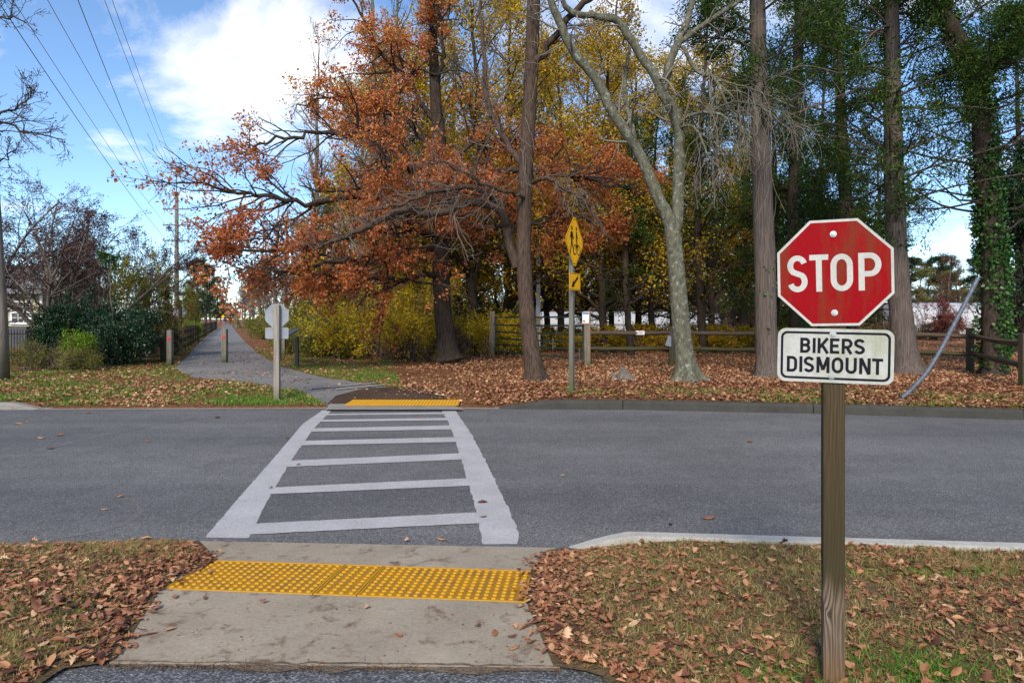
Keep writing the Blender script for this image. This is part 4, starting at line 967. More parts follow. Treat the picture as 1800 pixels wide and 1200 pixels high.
p = G(522, 645, 0.1); q = G(491.5, 634, 0.1)
wp = empty('wayside_panel', (p[0], p[1], 0.06), 'black metal information panel stand beside the trail, seen edge on', 'panel stand')
hp = 1.02
mb = MB(); mb.box((0, 0, hp / 2), (0.10, 0.10, hp), bev=0.01); mb.build('leg', M['black_metal'], wp)
qo = q - p
mb = MB(); mb.box((qo[0], qo[1], hp / 2), (0.10, 0.10, hp), bev=0.01); mb.build('leg', M['black_metal'], wp)
mid = Vector((qo[0] / 2, qo[1] / 2, hp + 0.03)); dx_ = Vector((qo[0], qo[1], 0)).normalized(); ac = Vector((-dx_.y, dx_.x, 0))
if ac.x < 0: ac = -ac
ax2 = (ac * math.cos(math.radians(30)) + Vector((0, 0, 1)) * math.sin(math.radians(30))); nz = dx_.cross(ax2)
Mr = Matrix((dx_, ax2, nz)).transposed()
mb = MB(); mb.box(mid, (1.15, 0.66, 0.03), M=Mr); mb.build('panel', M['black_metal'], wp)

# ------------------------------------------------------------------ fences and gate
def log_rail(parent, a, b, r, mat, seed=0):
    a = Vector([float(k) for k in a]); b = Vector([float(k) for k in b]); rr = random.Random(seed); n = 6
    o_ = Vector((0, 0, 0)); L = (b - a).length
    M_ = (b - a).to_track_quat('X', 'Z').to_matrix()
    pts = [Vector((L * k / n, rr.gauss(0, 0.008), rr.gauss(0, 0.010))) for k in range(n + 1)]
    mb = MB(); mb.tube(pts, [r * rr.uniform(0.88, 1.1) for _ in pts], 7)
    o = mb.build('rail', mat, parent, loc=a); o.rotation_euler = M_.to_euler(); return o
gl, gr_ = G(865, 627, 0.1), G(1032, 643, 0.1)
def wpost(parent, p, hgt, w, mat, name='post', rz=0.0, z0=0.02):
    mb = MB(); mb.box((0, 0, hgt / 2), (w, w, hgt), bev=0.012)
    # sloped top cap
    return mb.build(name, mat, parent, loc=(p[0], p[1], z0), rot=(0, 0, rz))
gate = empty('farm_gate', (gl[0], gl[1], 0), 'dark green tubular metal gate hung between two wooden posts', 'gate')
gate.location = (0, 0, 0)
wpost(gate, gl, 1.92, 0.21, M['gate_post']); wpost(gate, gr_, 1.86, 0.20, M['gate_post'])
gd = (gr_ - gl)[:2]; gL = np.linalg.norm(gd); gd /= gL
ga = gl[:2] + gd * 0.28; gb = gr_[:2] - gd * 0.20
tops = [1.70, 1.40, 1.12, 0.86, 0.62, 0.34]
for zz in tops:
    mb = MB(); mb.tube([(ga[0], ga[1], zz + 0.0), ((ga[0] + gb[0]) / 2, (ga[1] + gb[1]) / 2, zz - 0.01), (gb[0], gb[1], zz)], 0.028, 8); mb.build('bar', M['gate'], gate)
for q in (ga, gb):
    mb = MB(); mb.tube([(q[0], q[1], 0.30), (q[0], q[1], 1.735)], 0.036, 8); mb.build('end_upright', M['gate'], gate)
q = gb - gd * 0.9
for k, qq in enumerate((gb - gd * 0.22, gb - gd * 1.75)):
    mb = MB(); mb.tube([(qq[0], qq[1] - 0.05, 0.12 if k == 0 else 0.55), (qq[0], qq[1] - 0.05, 0.70 if k == 0 else 0.98)], 0.018, 6); mb.build('drop_rod', M['galv'], gate)
for zz in (0.45, 1.45):
    mb = MB(); mb.bar((gl[0], gl[1], zz), (ga[0], ga[1], zz), 0.03, 0.03); mb.build('hinge', M['galv'], gate)
# notice on the right gate post
nt_ = empty('notice', (gr_[0] - 0.06, gr_[1] - 0.115, D(1030, 559, gr_[1] - 0.1)[2]), 'white and blue paper notice fixed to the right gate post', 'notice', rz=math.radians(-8))
mb = MB(); mb.box((0, 0, 0), (0.22, 0.008, 0.40)); mb.build('board', M['white'], nt_)
mb = MB(); mb.box((0, -0.0055, 0.155), (0.20, 0.002, 0.06)); mb.build('header', M['blue_ink'], nt_)
mb = MB(); mb.box((0, -0.0055, -0.18), (0.215, 0.002, 0.03)); mb.build('footer', M['red_ink'], nt_)
mb = MB(); mb.box((-0.05, -0.0055, -0.10), (0.055, 0.002, 0.045)); mb.build('picture', M['black_ink'], nt_)
# grey square steel pole behind the gate
q = G(946, 621, 0.1)
sp2 = empty('steel_pole', (q[0], q[1], 0.05), 'pale grey square steel pole standing behind the gate', 'pole')
mb = MB(); mb.box((0, 0, 2.75), (0.19, 0.19, 5.5), bev=0.01); mb.build('shaft', M['grey_steel'], sp2)
mb = MB(); mb.box((0, 0, 5.52), (0.23, 0.23, 0.05), bev=0.01); mb.build('cap', M['grey_steel'], sp2)
mb = MB(); mb.box((0, 0, 0.04), (0.32, 0.32, 0.06), bev=0.01); mb.build('base_plate', M['grey_steel'], sp2)
# split rail fence right of the gate
rf = empty('split_rail_fence', (0, 0, 0), 'dark two-rail wooden fence running right from the gate behind the trees', 'fence')
fpx = [(1180, 642), (1345, 645), (1480, 648), (1598, 651), (1705, 655)]
fpos = [gr_] + [G(px, py, 0.1) for px, py in fpx]
for k, p in enumerate(fpos[1:]): wpost(rf, p, 1.36, 0.16, M['dark_post'], rz=0.1 * k)
for k in range(len(fpos) - 1):
    a, b = fpos[k], fpos[k + 1]
    for j, (za, mat) in enumerate(((1.17, M['dark_wood']), (0.66, M['moss_wood']))):
        log_rail(rf, (a[0], a[1], za), (b[0], b[1], za - 0.01 * k), 0.068, mat, k * 7 + j)
c0 = fpos[-1]; cps = [c0, D(1800, 640, 15.2), D(1980, 660, 12.8)]
cps = [np.array([p[0], p[1], 0.1]) for p in cps]
for p in cps[1:]: wpost(rf, p, 1.30, 0.16, M['dark_post'])
for k in range(2):
    a, b = cps[k], cps[k + 1]
    for j, (za, mat) in enumerate(((1.14, M['dark_wood']), (0.66, M['dark_wood']))): log_rail(rf, (a[0], a[1], za), (b[0], b[1], za - 0.08), 0.068, mat, 60 + k * 3 + j)
# white label on the rail, pale bag at the post
q = fpos[0] + (fpos[1] - fpos[0]) * ((1124 - 1032) / (1180 - 1032))
lb_ = empty('rail_label', (q[0], q[1] - 0.085, 1.18), 'small white card with red print on the upper fence rail', 'label', rz=math.radians(-6))
mb = MB(); mb.box((0, 0, 0), (0.28, 0.006, 0.13)); mb.build('card', M['white'], lb_)
for k in range(2):
    mb = MB(); mb.box((0.01, -0.0045, 0.022 - 0.045 * k), (0.17 - 0.03 * k, 0.002, 0.020)); mb.build('print_line', M['red_ink'], lb_)
q = fpos[1]
mb = MB(); mb.prism([(-0.06, 0.38), (0.03, 0.33), (0.03, 0.0), (-0.17, 0.04)][::1], -0.03, 0.0)
tag(mb.build('plastic_sheet', M['alu'], None, loc=(q[0] - 0.06, q[1] - 0.09, 0.72)), 'pale grey triangular sheet hanging on the fence post beside the lichen tree', 'sheet')

# trail fence on the left: three rails, receding along the trail
tf = empty('trail_fence', (0, 0, 0), 'dark three-rail wooden fence running along the left side of the trail', 'fence')
fl = np.array([G(px, py, 0.1)[:2] for px, py in ((287, 637), (310, 624), (331, 610), (350, 597), (368, 585), (382, 576.5), (389, 571.5))])
sl = np.concatenate([[0], np.cumsum(np.linalg.norm(np.diff(fl, axis=0), axis=1))]); nP = int(sl[-1] / 2.6)
tp = [np.array([np.interp(s, sl, fl[:, 0]), np.interp(s, sl, fl[:, 1])]) for s in np.arange(nP + 1) * 2.6][:36]
pm = MB(); pm.box((0, 0, 0.62), (0.15, 0.15, 1.24), bev=0.01); po = pm.build('post', M['dark_post'], tf, loc=(tp[0][0], tp[0][1], 0.02)); 
for k, p in enumerate(tp[1:]):
    o = obj('post', po.data, tf, (p[0], p[1], 0.02), (0, 0, 0.2 * k))
for k in range(len(tp) - 1):
    for j, zz in enumerate((0.36, 0.72, 1.08)):
        log_rail(tf, (tp[k][0], tp[k][1], zz), (tp[k + 1][0], tp[k + 1][1], zz), 0.062, M['dark_wood'], 300 + k * 3 + j)

# bent pipe leaning by the kerb
pts = [D(px, py, Y) for px, py, Y in ((1577, 704, 12.45), (1600, 687, 12.5), (1625, 661, 12.55), (1650, 622, 12.6), (1675, 574, 12.65), (1700, 526, 12.7), (1719, 489, 12.75))]
pts[0][2] = 0.13
pe = empty('bent_pipe', pts[0], 'bent galvanised metal pipe leaning up out of the verge by the kerb', 'pipe')
P_ = np.array(pts); q = np.linspace(0, 6, 30); P_ = np.stack([np.interp(q, np.arange(7), P_[:, i]) for i in range(3)], 1)
for _ in range(4): P_[1:-1] = (P_[:-2] + 2 * P_[1:-1] + P_[2:]) / 4
P_ -= pts[0]
mb = MB(); mb.tube(P_, 0.040, 12, cap=False); mb.tube(P_[::-1], 0.035, 12, cap=False); mb.build('tube', M['galv'], pe, smooth=True)
mb = MB(); d_ = Vector(P_[6] - P_[5]).normalized(); mb.tube([Vector(P_[5]), Vector(P_[6])], 0.046, 12); mb.build('joint_sleeve', M['galv'], pe, smooth=True)

# stump
def stump():
    b = G(1098, 668, 0.12); e = empty('tree_stump', (b[0], b[1], 0.06), 'small weathered grey tree stump left of the lichen tree', 'stump')
    r = random.Random(5); mb = MB(); n = 14; rings = []
    for h_, rr in ((0.0, 0.30), (0.10, 0.19), (0.24, 0.14), (0.36, 0.10)):
        rings.append([(rr * (1 + 0.32 * math.sin(3 * a + 1) + 0.12 * r.uniform(-1, 1)) * math.cos(a), rr * 0.8 * (1 + 0.3 * math.cos(2 * a)) * math.sin(a), h_ + (0.10 * math.cos(a - 2.2) - 0.06 + 0.035 * r.uniform(-1, 1) if h_ > 0.3 else 0.05 * math.cos(a - 2.2) if h_ > .2 else 0)) for a in (2 * math.pi * k / n for k in range(n))])
    mb.add([p for q in rings for p in q] + [(0, 0, 0.20)], [(i * n + k, i * n + (k + 1) % n, i * n + n + (k + 1) % n, i * n + n + k) for i in range(3) for k in range(n)] + [(3 * n + k, 3 * n + (k + 1) % n, 4 * n) for k in range(n)])
    mb.build('wood', M['bark_grey'], e)
    mb = MB(); mb.tube([(-0.30, -0.02, 0.02), (-0.26, 0, 0.16), (-0.33, 0.02, 0.30)], [0.08, 0.06, 0.015], 7); mb.build('root_snag', M['bark_grey'], e)
stump()

# ------------------------------------------------------------------ poles and wires
def upole(name, px, base_y, Y, top_z, r0, r1, label, arms=(), mat='far_pole', lean=(0, 0), group=None, arm_w=2.6):
    x = (px - 900) / F * Y
    e = empty(name, (x, Y, 0), label, 'utility pole', group)
    mb = MB(); mb.tube([(0, 0, -0.1), (lean[0] * 0.5, lean[1] * 0.5, top_z / 2), (lean[0], lean[1], top_z)], [r0, (r0 + r1) / 2, r1], 14); mb.build('shaft', M[mat], e, smooth=True)
    for z in arms:
        mb = MB(); mb.box((lean[0] * z / top_z, -0.16, z), (arm_w, 0.10, 0.11)); am = mb.build('crossarm', M[mat], e)
        for sx in (-0.46, -0.25, 0.25, 0.46):
            m2 = MB(); m2.tube([(sx * arm_w, -0.16, z + 0.06), (sx * arm_w, -0.16, z + 0.24)], [0.035, 0.025], 6); m2.build('insulator', M['grey_board'], am)
    return e
YP = 68.0
zt = D(310, 338, YP)[2]; arms = [D(310, y, YP)[2] for y in (368, 396, 423)]
upole('utility_pole', 310.5, 0, YP, zt, 0.24, 0.17, 'tall brown utility pole with three crossarms above the shrubs', arms)
for px, ty, Y, lab, am in ((347, 452, 118, 'second utility pole beyond the one with three crossarms', 1), (361, 478, 150, 'third utility pole along the trail, left of a pale one', 1), (368.5, 500, 165, 'pale slim pole nearest the trail on its left side', 0), (397, 510, 330, 'distant utility pole right in line with the trail', 2), (415, 520, 420, 'most distant thin utility pole right of the trail end', 1)):
    z = D(px, ty, Y)[2]; upole('utility_pole', px, 0, Y, z, 0.30 if am else 0.26, 0.2, lab, [z - 0.8 - 2.4 * k for k in range(am)], 'far_pole' if am else 'grey_wood', group='poles along the trail')
# near pole at the left picture edge
bp = G(3, 668, 0.1)
ne_ = empty('utility_pole', (bp[0], bp[1], 0), 'thick weathered utility pole at the left picture edge by the road', 'utility pole')
mb = MB(); mb.tube([(0, 0, -0.1), (-0.05, 0, 1.6), (-0.20, 0, 4.3), (-0.62, 0, 11.0)], [0.185, 0.175, 0.155, 0.12], 18); mb.build('shaft', M['pole_wood'], ne_, smooth=True)
mb = MB(); mb.box((0.0, -0.2, 1.4), (0.07, 0.02, 0.12), bev=0.004); mb.build('pole_tag', M['white'], ne_)
mb = MB(); mb.box((-0.58, -0.12, 10.4), (2.4, 0.10, 0.12)); mb.build('crossarm', M['pole_wood'], ne_)
def wire(a, b, sag, label, mat='wire', r=0.014):
    a, b = np.array(a), np.array(b); t = np.linspace(0, 1, 40)[:, None]
    P = a * (1 - t) + b * t; P[:, 2] -= (4 * sag * t * (1 - t))[:, 0]
    mb = MB(); mb.tube(P, r, 4, cap=False); o = mb.build('power_line', M[mat]); tag(o, label, 'wire', 'power lines over the trail'); return o
xp = (310.5 - 900) / F * YP
def wire_px(end, px, py, Y, label, mat='wire', r=0.014, sag=0.6):
    """from the pole fitting through the place seen at the top of the picture and on over the road"""
    e = np.array(end); p = D(px, py, Y); d = p - e; k = 1.35; wire(e, e + d * k, sag, label, mat, r)
wl_ = ['first power line from the left at the top of the picture', 'second power line from the left at the top of the picture', 'third power line from the left at the top of the picture', 'fourth power line from the left, passing the tall pole', 'fifth power line from the left, reaching the pole top', 'rightmost power line, reaching the pole top']
ends = [(xp - 1.2, YP, arms[2] + 0.25), (xp - 1.2, YP, arms[1] + 0.25), (xp + 1.2, YP, arms[2] + 0.25), (xp - 1.2, YP, arms[0] + 0.25), (xp - 0.25, YP, zt + 1.8), (xp + 0.25, YP, zt + 1.8)]
tops_ = [(5, -10, 22), (38, 0, 23), (97, 0, 23), (146, 0, 24), (192, 0, 25), (205, 0, 25)]
for k in range(6): wire_px(ends[k], *tops_[k], wl_[k], 'wire_dark' if k in (0, 3) else 'wire', 0.015 if k in (0, 3) else 0.012)
# the two top wires run to a bracket on the pole top
pb = MB(); pb.tube([(xp, YP, zt - 0.1), (xp, YP, zt + 1.8)], 0.05, 6); pb.bar((xp - 0.3, YP, zt + 1.8), (xp + 0.3, YP, zt + 1.8), 0.06, 0.06)
tag(pb.build('pole_bracket', M['far_pole']), 'thin bracket on top of the tall three-crossarm pole', 'bracket')

# ------------------------------------------------------------------ house, yard fence, far sign, walkers
YH = 36.0
def hx(px): return (px - 900) / F * YH
hz = lambda py: H + (HY - py) / F * YH
house = empty('house', (hx(40), YH, 0), 'cream sided house with white trimmed window behind the left shrubs', 'house')
wx0, wx1 = hx(-330) - hx(40), hx(75) - hx(40)
mb = MB(); mb.box(((wx0 + wx1) / 2, 2.5 + 0.02, hz(515) / 2), (wx1 - wx0 - 0.04, 5.0, hz(515)))
mb.build('wall', M['siding'], house)
for k in range(int(hz(515) / 0.14)):
    mb = MB(); z0 = 0.12 + k * 0.14
    mb.add([(wx0, -0.012, z0), (wx1, -0.012, z0), (wx1, 0.004, z0 + 0.139), (wx0, 0.004, z0 + 0.139), (wx0, 0.015, z0), (wx1, 0.015, z0)], [(0, 1, 2, 3), (4, 5, 1, 0)]); mb.build('siding_board', M['siding'], house)
mb = MB(); mb.box((wx1 - 0.05, -0.035, hz(515) / 2), (0.14, 0.04, hz(515))); mb.build('corner_trim', M['trim'], house)
rfm = MB(); e_ = hz(515)
rfm.add([(wx0 - 0.3, -0.45, e_ - 0.05), (wx1 + 0.35, -0.45, e_ - 0.05), (wx1 + 0.35, 2.5, e_ + 1.5), (wx0 - 0.3, 2.5, e_ + 1.5), (wx1 + 0.35, 5.4, e_ - 0.05), (wx0 - 0.3, 5.4, e_ - 0.05), (wx0 - 0.3, -0.45, e_ + 0.08), (wx1 + 0.35, -0.45, e_ + 0.08), (wx1 + 0.35, 2.5, e_ + 1.66), (wx0 - 0.3, 2.5, e_ + 1.66), (wx1 + 0.35, 5.4, e_ + 0.08), (wx0 - 0.3, 5.4, e_ + 0.08)],
        [(6, 7, 8, 9), (9, 8, 10, 11), (0, 1, 7, 6), (4, 5, 11, 10), (1, 2, 8, 7), (2, 4, 10, 8), (3, 0, 6, 9), (5, 3, 9, 11), (0, 3, 2, 1), (3, 5, 4, 2)])
rfm.build('roof', M['roof'], house)
def window(parent, px0, px1, py0, py1):
    x0, x1, z0, z1 = hx(px0) - hx(40), hx(px1) - hx(40), hz(py1), hz(py0); cx, cz, w, h = (x0 + x1) / 2, (z0 + z1) / 2, x1 - x0, z1 - z0
    mb = MB()
    for c, s in (((cx, -0.05, z1 - 0.05), (w, 0.07, 0.11)), ((cx, -0.05, z0 + 0.05), (w, 0.07, 0.11)), ((x0 + 0.06, -0.05, cz), (0.12, 0.066, h - 0.22)), ((x1 - 0.06, -0.05, cz), (0.12, 0.066, h - 0.22)), ((cx, -0.048, cz), (w - 0.24, 0.06, 0.08))): mb.box(c, s)
    fr = mb.build('window_frame', M['trim'], parent)
    iw = w - 0.24; ih = (h - 0.30) / 2
    for row in (0, 1):
        zc_ = cz + (0.5 if row else -0.5) * (ih + 0.08)
        for k in range(3):
            pn = MB(); pn.box((x0 + 0.12 + iw * (k + 0.5) / 3, -0.028, zc_), (iw / 3 - 0.002, 0.01, ih)); pn.build('pane', M['glass'], fr)
        for k in (1, 2):
            mm = MB(); mm.box((x0 + 0.12 + iw * k / 3, -0.040, zc_), (0.03, 0.03, ih)); mm.build('muntin', M['trim'], fr)
        mm = MB(); mm.box((cx, -0.038, zc_), (iw, 0.025, 0.028)); mm.build('muntin', M['trim'], fr)
window(house, 19, 57, 528, 570)
mb = MB(); mb.box((hx(30) - hx(40), -0.55, 0.62), (2.4, 0.9, 1.24)); mb.build('deck_skirt', M['grey_board'], house)
# black picket fence in the yard
YF = 27.5
yf = empty('picket_fence', (-23.0, YF, 0.05), 'black metal picket fence in the yard left of the dark shrubs', 'fence')
x0 = (-10 - 900) / F * YF + 23; x1 = (115 - 900) / F * YF + 23
pk = MB(); pk.box((0, 0, 0.55), (0.02, 0.02, 1.1)); pk.add([(-0.012, -0.012, 1.1), (0.012, -0.012, 1.1), (0.012, 0.012, 1.1), (-0.012, 0.012, 1.1), (0, 0, 1.18)], [(0, 1, 4), (1, 2, 4), (2, 3, 4), (3, 0, 4)])
pk0 = pk.build('picket', M['black_metal'], yf, loc=(x0, 0, 0)); npk = int((x1 - x0) / 0.115)
for k in range(1, npk): obj('picket', pk0.data, yf, (x0 + k * 0.115, 0, 0))
for zz in (0.14, 0.98):
    mb = MB(); mb.box(((x0 + x1) / 2, 0, zz), (x1 - x0, 0.03, 0.04)); mb.build('rail', M['black_metal'], yf)
# diamond sign seen from the back beyond the trail fence
Y = 33.0; q = D(317, 548, Y)
ds = empty('diamond_sign', (q[0], Y, 0.05), 'back of a grey diamond sign on a dark post beyond the trail fence', 'sign', rz=0.1)
mb = MB(); mb.box((0, -0.06, 1.25), (0.11, 0.11, 2.5), bev=0.01); mb.build('post', M['dark_post'], ds)
mb = MB(); mb.prism(diamond(0.36), 0.0, 0.004); mb.build('plate', M['alu'], ds, loc=(0, 0, q[2] - 0.05))
Y = 150.0; q = D(392, 556, Y)
os_ = empty('orange_sign', (q[0], Y, 0), 'small distant orange-yellow diamond sign beside the walkers', 'sign')
mb = MB(); mb.box((0, 0.05, 1.2), (0.1, 0.1, 2.4)); mb.build('post', M['grey_wood'], os_)
mb = MB(); mb.prism(diamond(0.42), -0.02, 0.0); mb.build('plate', M['sign_yellow'], os_, loc=(0, 0, q[2]))

def person(px, py, hgt, jacket, trousers, label, ph):
    p = G(px, py, 0.108); s = hgt / 1.75
    J = {'pelvis': (0, 0, .95), 'waist': (0, .0, 1.08), 'chest': (0, .01, 1.30), 'neck': (0, .0, 1.48), 'head0': (0, -.01, 1.56), 'head1': (0, -.02, 1.68), 'top': (0, 0, 1.74),
         'sl': (-.19, 0, 1.42), 'el': (-.25, .03 + .08 * ph, 1.14), 'wl': (-.24, -.06 + .14 * ph, .90), 'hl': (-.235, -.09 + .15 * ph, .81), 'sr': (.19, 0, 1.42), 'er': (.25, .03 - .08 * ph, 1.14), 'wr': (.24, -.06 - .14 * ph, .90), 'hr': (.235, -.09 - .15 * ph, .81),
         'tl': (-.10, 0, .90), 'kl': (-.11, -.10 * ph - .03, .50), 'al': (-.11, -.22 * ph, .09), 'fl': (-.115, -.22 * ph + .17, .045), 'tr': (.10, 0, .90), 'kr': (.11, .10 * ph - .03, .50), 'ar': (.11, .22 * ph, .09), 'fr': (.115, .22 * ph + .17, .045)}
    Rr = {'pelvis': .15, 'waist': .145, 'chest': .165, 'neck': .06, 'head0': .085, 'head1': .10, 'top': .07, 'sl': .085, 'el': .06, 'wl': .045, 'hl': .04, 'sr': .085, 'er': .06, 'wr': .045, 'hr': .04, 'tl': .10, 'kl': .075, 'al': .05, 'fl': .04, 'tr': .10, 'kr': .075, 'ar': .05, 'fr': .04}
    E = [('pelvis', 'waist'), ('waist', 'chest'), ('chest', 'neck'), ('neck', 'head0'), ('head0', 'head1'), ('head1', 'top'), ('chest', 'sl'), ('sl', 'el'), ('el', 'wl'), ('wl', 'hl'), ('chest', 'sr'), ('sr', 'er'), ('er', 'wr'), ('wr', 'hr'), ('pelvis', 'tl'), ('tl', 'kl'), ('kl', 'al'), ('al', 'fl'), ('pelvis', 'tr'), ('tr', 'kr'), ('kr', 'ar'), ('ar', 'fr')]
    ks = list(J); me = bpy.data.meshes.new('person'); me.from_pydata([tuple(c * s for c in J[k]) for k in ks], [(ks.index(a), ks.index(b)) for a, b in E], [])
    o = obj('person', me, None, (p[0], p[1], 0.108))
    o.modifiers.new('skin', 'SKIN'); 
    for i, k in enumerate(ks):
        d = me.skin_vertices[0].data[i]; d.radius = (Rr[k] * s, Rr[k] * s * (0.75 if k in ('pelvis', 'waist', 'chest') else 1)); d.use_root = (k == 'pelvis')
    o.modifiers.new('sub', 'SUBSURF').levels = 1
    dg = bpy.context.evaluated_depsgraph_get(); m2 = bpy.data.meshes.new_from_object(o.evaluated_get(dg)); o.modifiers.clear(); o.data = m2
    m2.materials.clear()
    for m in (jacket, trousers, M['skin'], M['hair']): m2.materials.append(m)
    for f in m2.polygons:
        z = f.center.z / s; f.use_smooth = True
        f.material_index = 3 if (z > 1.63 or (z > 1.53 and f.center.y < 0.03)) else 2 if z > 1.50 or (z < 0.87 and abs(f.center.x) > .19 * s) else 0 if z > 0.88 else 1 if z > 0.1 else 3
    tag(o, label, 'person', 'walkers on the trail')
M['skin'] = plain('skin', (0.45, 0.28, 0.20), 0.6); M['hair'] = plain('dark hair', (0.03, 0.022, 0.018), 0.7)
M['navy'] = plain('navy jacket', (0.015, 0.02, 0.05), 0.8); M['jeans'] = plain('blue jeans', (0.10, 0.13, 0.32), 0.8); M['coat'] = plain('black coat', (0.012, 0.013, 0.016), 0.8); M['slacks'] = plain('dark trousers', (0.02, 0.022, 0.03), 0.8)
person(395, 571.3, 1.78, M['navy'], M['jeans'], 'person in navy jacket and blue jeans walking away on the left of the trail', 1)
person(405.5, 571, 1.70, M['coat'], M['slacks'], 'person in a long black coat walking away on the right of the trail', -1)

# ------------------------------------------------------------------ polytunnels beyond the wood
def tunnel(xa, xb, Y, hgt, wid, label):
    L = xb - xa; e = empty('polytunnel', ((xa + xb) / 2, Y, 0), label, 'greenhouse', 'white polytunnels beyond the fence')
    n = 14; prof = [(-wid / 2, 0.0), (-wid / 2, hgt * 0.45)] + [(wid / 2 * math.cos(math.pi - math.pi * k / n) , hgt * 0.45 + hgt * 0.55 * math.sin(math.pi * k / n)) for k in range(1, n)] + [(wid / 2, hgt * 0.45), (wid / 2, 0.0)]
    m = len(prof); v = [(-L / 2, p[0], p[1]) for p in prof] + [(L / 2, p[0], p[1]) for p in prof]
    mb = MB(); mb.add(v, [(i, i + 1, m + i + 1, m + i) for i in range(m - 1)] + [tuple(range(m)), tuple(range(2 * m - 1, m - 1, -1))]); mb.build('cover', M['poly'], e)
    for k in range(int(L / 1.6) + 1):
        x = -L / 2 + k * 1.6; hb = MB(); hb.tube([(x, p[0] * 1.008, p[1] + 0.02) for p in prof], 0.03, 5); hb.build('hoop', M['galv'], e)
    mb = MB(); mb.bar((-L / 2, -wid / 2 - 0.05, 1.1), (L / 2, -wid / 2 - 0.05, 1.1), 0.05, 0.14); mb.build('side_board', M['grey_steel'], e)
tunnel((925 - 900) / F * 66, (1275 - 900) / F * 66, 70, 2.35, 5.5, 'long white polytunnel seen between the trunks behind the gate')
tunnel((1593 - 900) / F * 62, (1760 - 900) / F * 62, 65, 3.15, 5.5, 'white polytunnel in the open field left of the ivy trunk')
tunnel((1775 - 900) / F * 62, (2050 - 900) / F * 62, 67, 2.4, 5.5, 'white polytunnel at the right picture edge right of the ivy trunk')

# ------------------------------------------------------------------ trees
def tubes(P, R, sides):
    n, k, _ = P.shape
    d = np.gradient(P, axis=1); d = unit(d)
    ref = np.where(np.abs(d[:, :1, 2:3]) > 0.9, np.array([1.0, 0, 0]), np.array([0, 0, 1.0]))
    u = unit(np.cross(np.broadcast_to(ref, d.shape), d)); w = np.cross(d, u)
    a = np.arange(sides) * 2 * np.pi / sides
    V = P[:, :, None, :] + R[:, :, None, None] * (u[:, :, None, :] * np.cos(a)[None, None, :, None] + w[:, :, None, :] * np.sin(a)[None, None, :, None])
    idx = np.arange(n * k * sides).reshape(n, k, sides)
    nx = np.roll(idx, -1, 2)
    f = np.stack([idx[:, :-1], nx[:, :-1], nx[:, 1:], idx[:, 1:]], -1).reshape(-1, 4)
    return V.reshape(-1, 3), f
def merge(parts):
    V = []; Fq = []; b = 0
    for v, f in parts: V.append(v); Fq.append(f + b); b += len(v)
    return np.concatenate(V), [np.concatenate(Fq)]
def spawn(P, R, n, t0, ang, lr, rr, r, t1=1.0, L=None, bias=None, wt=None):
    """children along polylines P (N,K,3): start, direction, length, radius"""
    N_, K, _ = P.shape
    if L is None: L = np.linalg.norm(np.diff(P, axis=1), axis=2).sum(1)
    if np.isscalar(n): cnt = np.full(N_, n)
    else: cnt = np.asarray(n)
    i = np.repeat(np.arange(N_), cnt); m = len(i)
    t = r.uniform(t0, t1, m); q = t * (K - 1); k0 = np.minimum(q.astype(int), K - 2); f = (q - k0)[:, None]
    S = P[i, k0] * (1 - f) + P[i, k0 + 1] * f; d = unit(P[i, k0 + 1] - P[i, k0]); rad = R[i, k0] * (1 - f[:, 0]) + R[i, k0 + 1] * f[:, 0]
    v = r.normal(0, 1, (m, 3))
    if bias is not None: v = v + np.asarray(bias)
    perp = unit(v - d * (v * d).sum(1, keepdims=True)); a = np.radians(r.uniform(ang[0], ang[1], m))[:, None]
    D_ = unit(d * np.cos(a) + perp * np.sin(a))
    Lc = L[i] * r.uniform(lr[0], lr[1], m) * (1.15 - 0.6 * (t - t0) / max(1e-6, t1 - t0))
    return S, D_, Lc, np.maximum(rad * rr, 0.0035), t
def run(S, D_, L, R, seg, wander, trop, r, taper=0.35, minr=0.004):
    n = len(L); P = np.zeros((n, seg + 1, 3)); P[:, 0] = S; d = D_.copy(); st = (L / seg)[:, None]; trop = np.asarray(trop, float)
    for k in range(seg):
        d = unit(d + r.normal(0, wander, (n, 3)) + trop); P[:, k + 1] = P[:, k] + d * st
    rad = R[:, None] * np.linspace(1, taper, seg + 1)[None]
    return P, np.maximum(rad, minr)
def smooth_line(pts, rad, n, jitter=0.0, r=None):
    P = np.array(pts, float); q = np.linspace(0, len(P) - 1, n); ii = np.arange(len(P))
    # catmull-rom
    out = np.zeros((n, 3)); k = np.minimum(q.astype(int), len(P) - 2); t = (q - k)[:, None]
    g = lambda j: P[np.clip(j, 0, len(P) - 1)]
    p0, p1, p2, p3 = g(k - 1), g(k), g(k + 1), g(k + 2)
    out = 0.5 * ((2 * p1) + (-p0 + p2) * t + (2 * p0 - 5 * p1 + 4 * p2 - p3) * t ** 2 + (-p0 + 3 * p1 - 3 * p2 + p3) * t ** 3)
    if jitter and r is not None: out[1:-1] += r.normal(0, jitter, (n - 2, 3))
    return out[None], np.interp(q, ii, np.array(rad, float))[None]
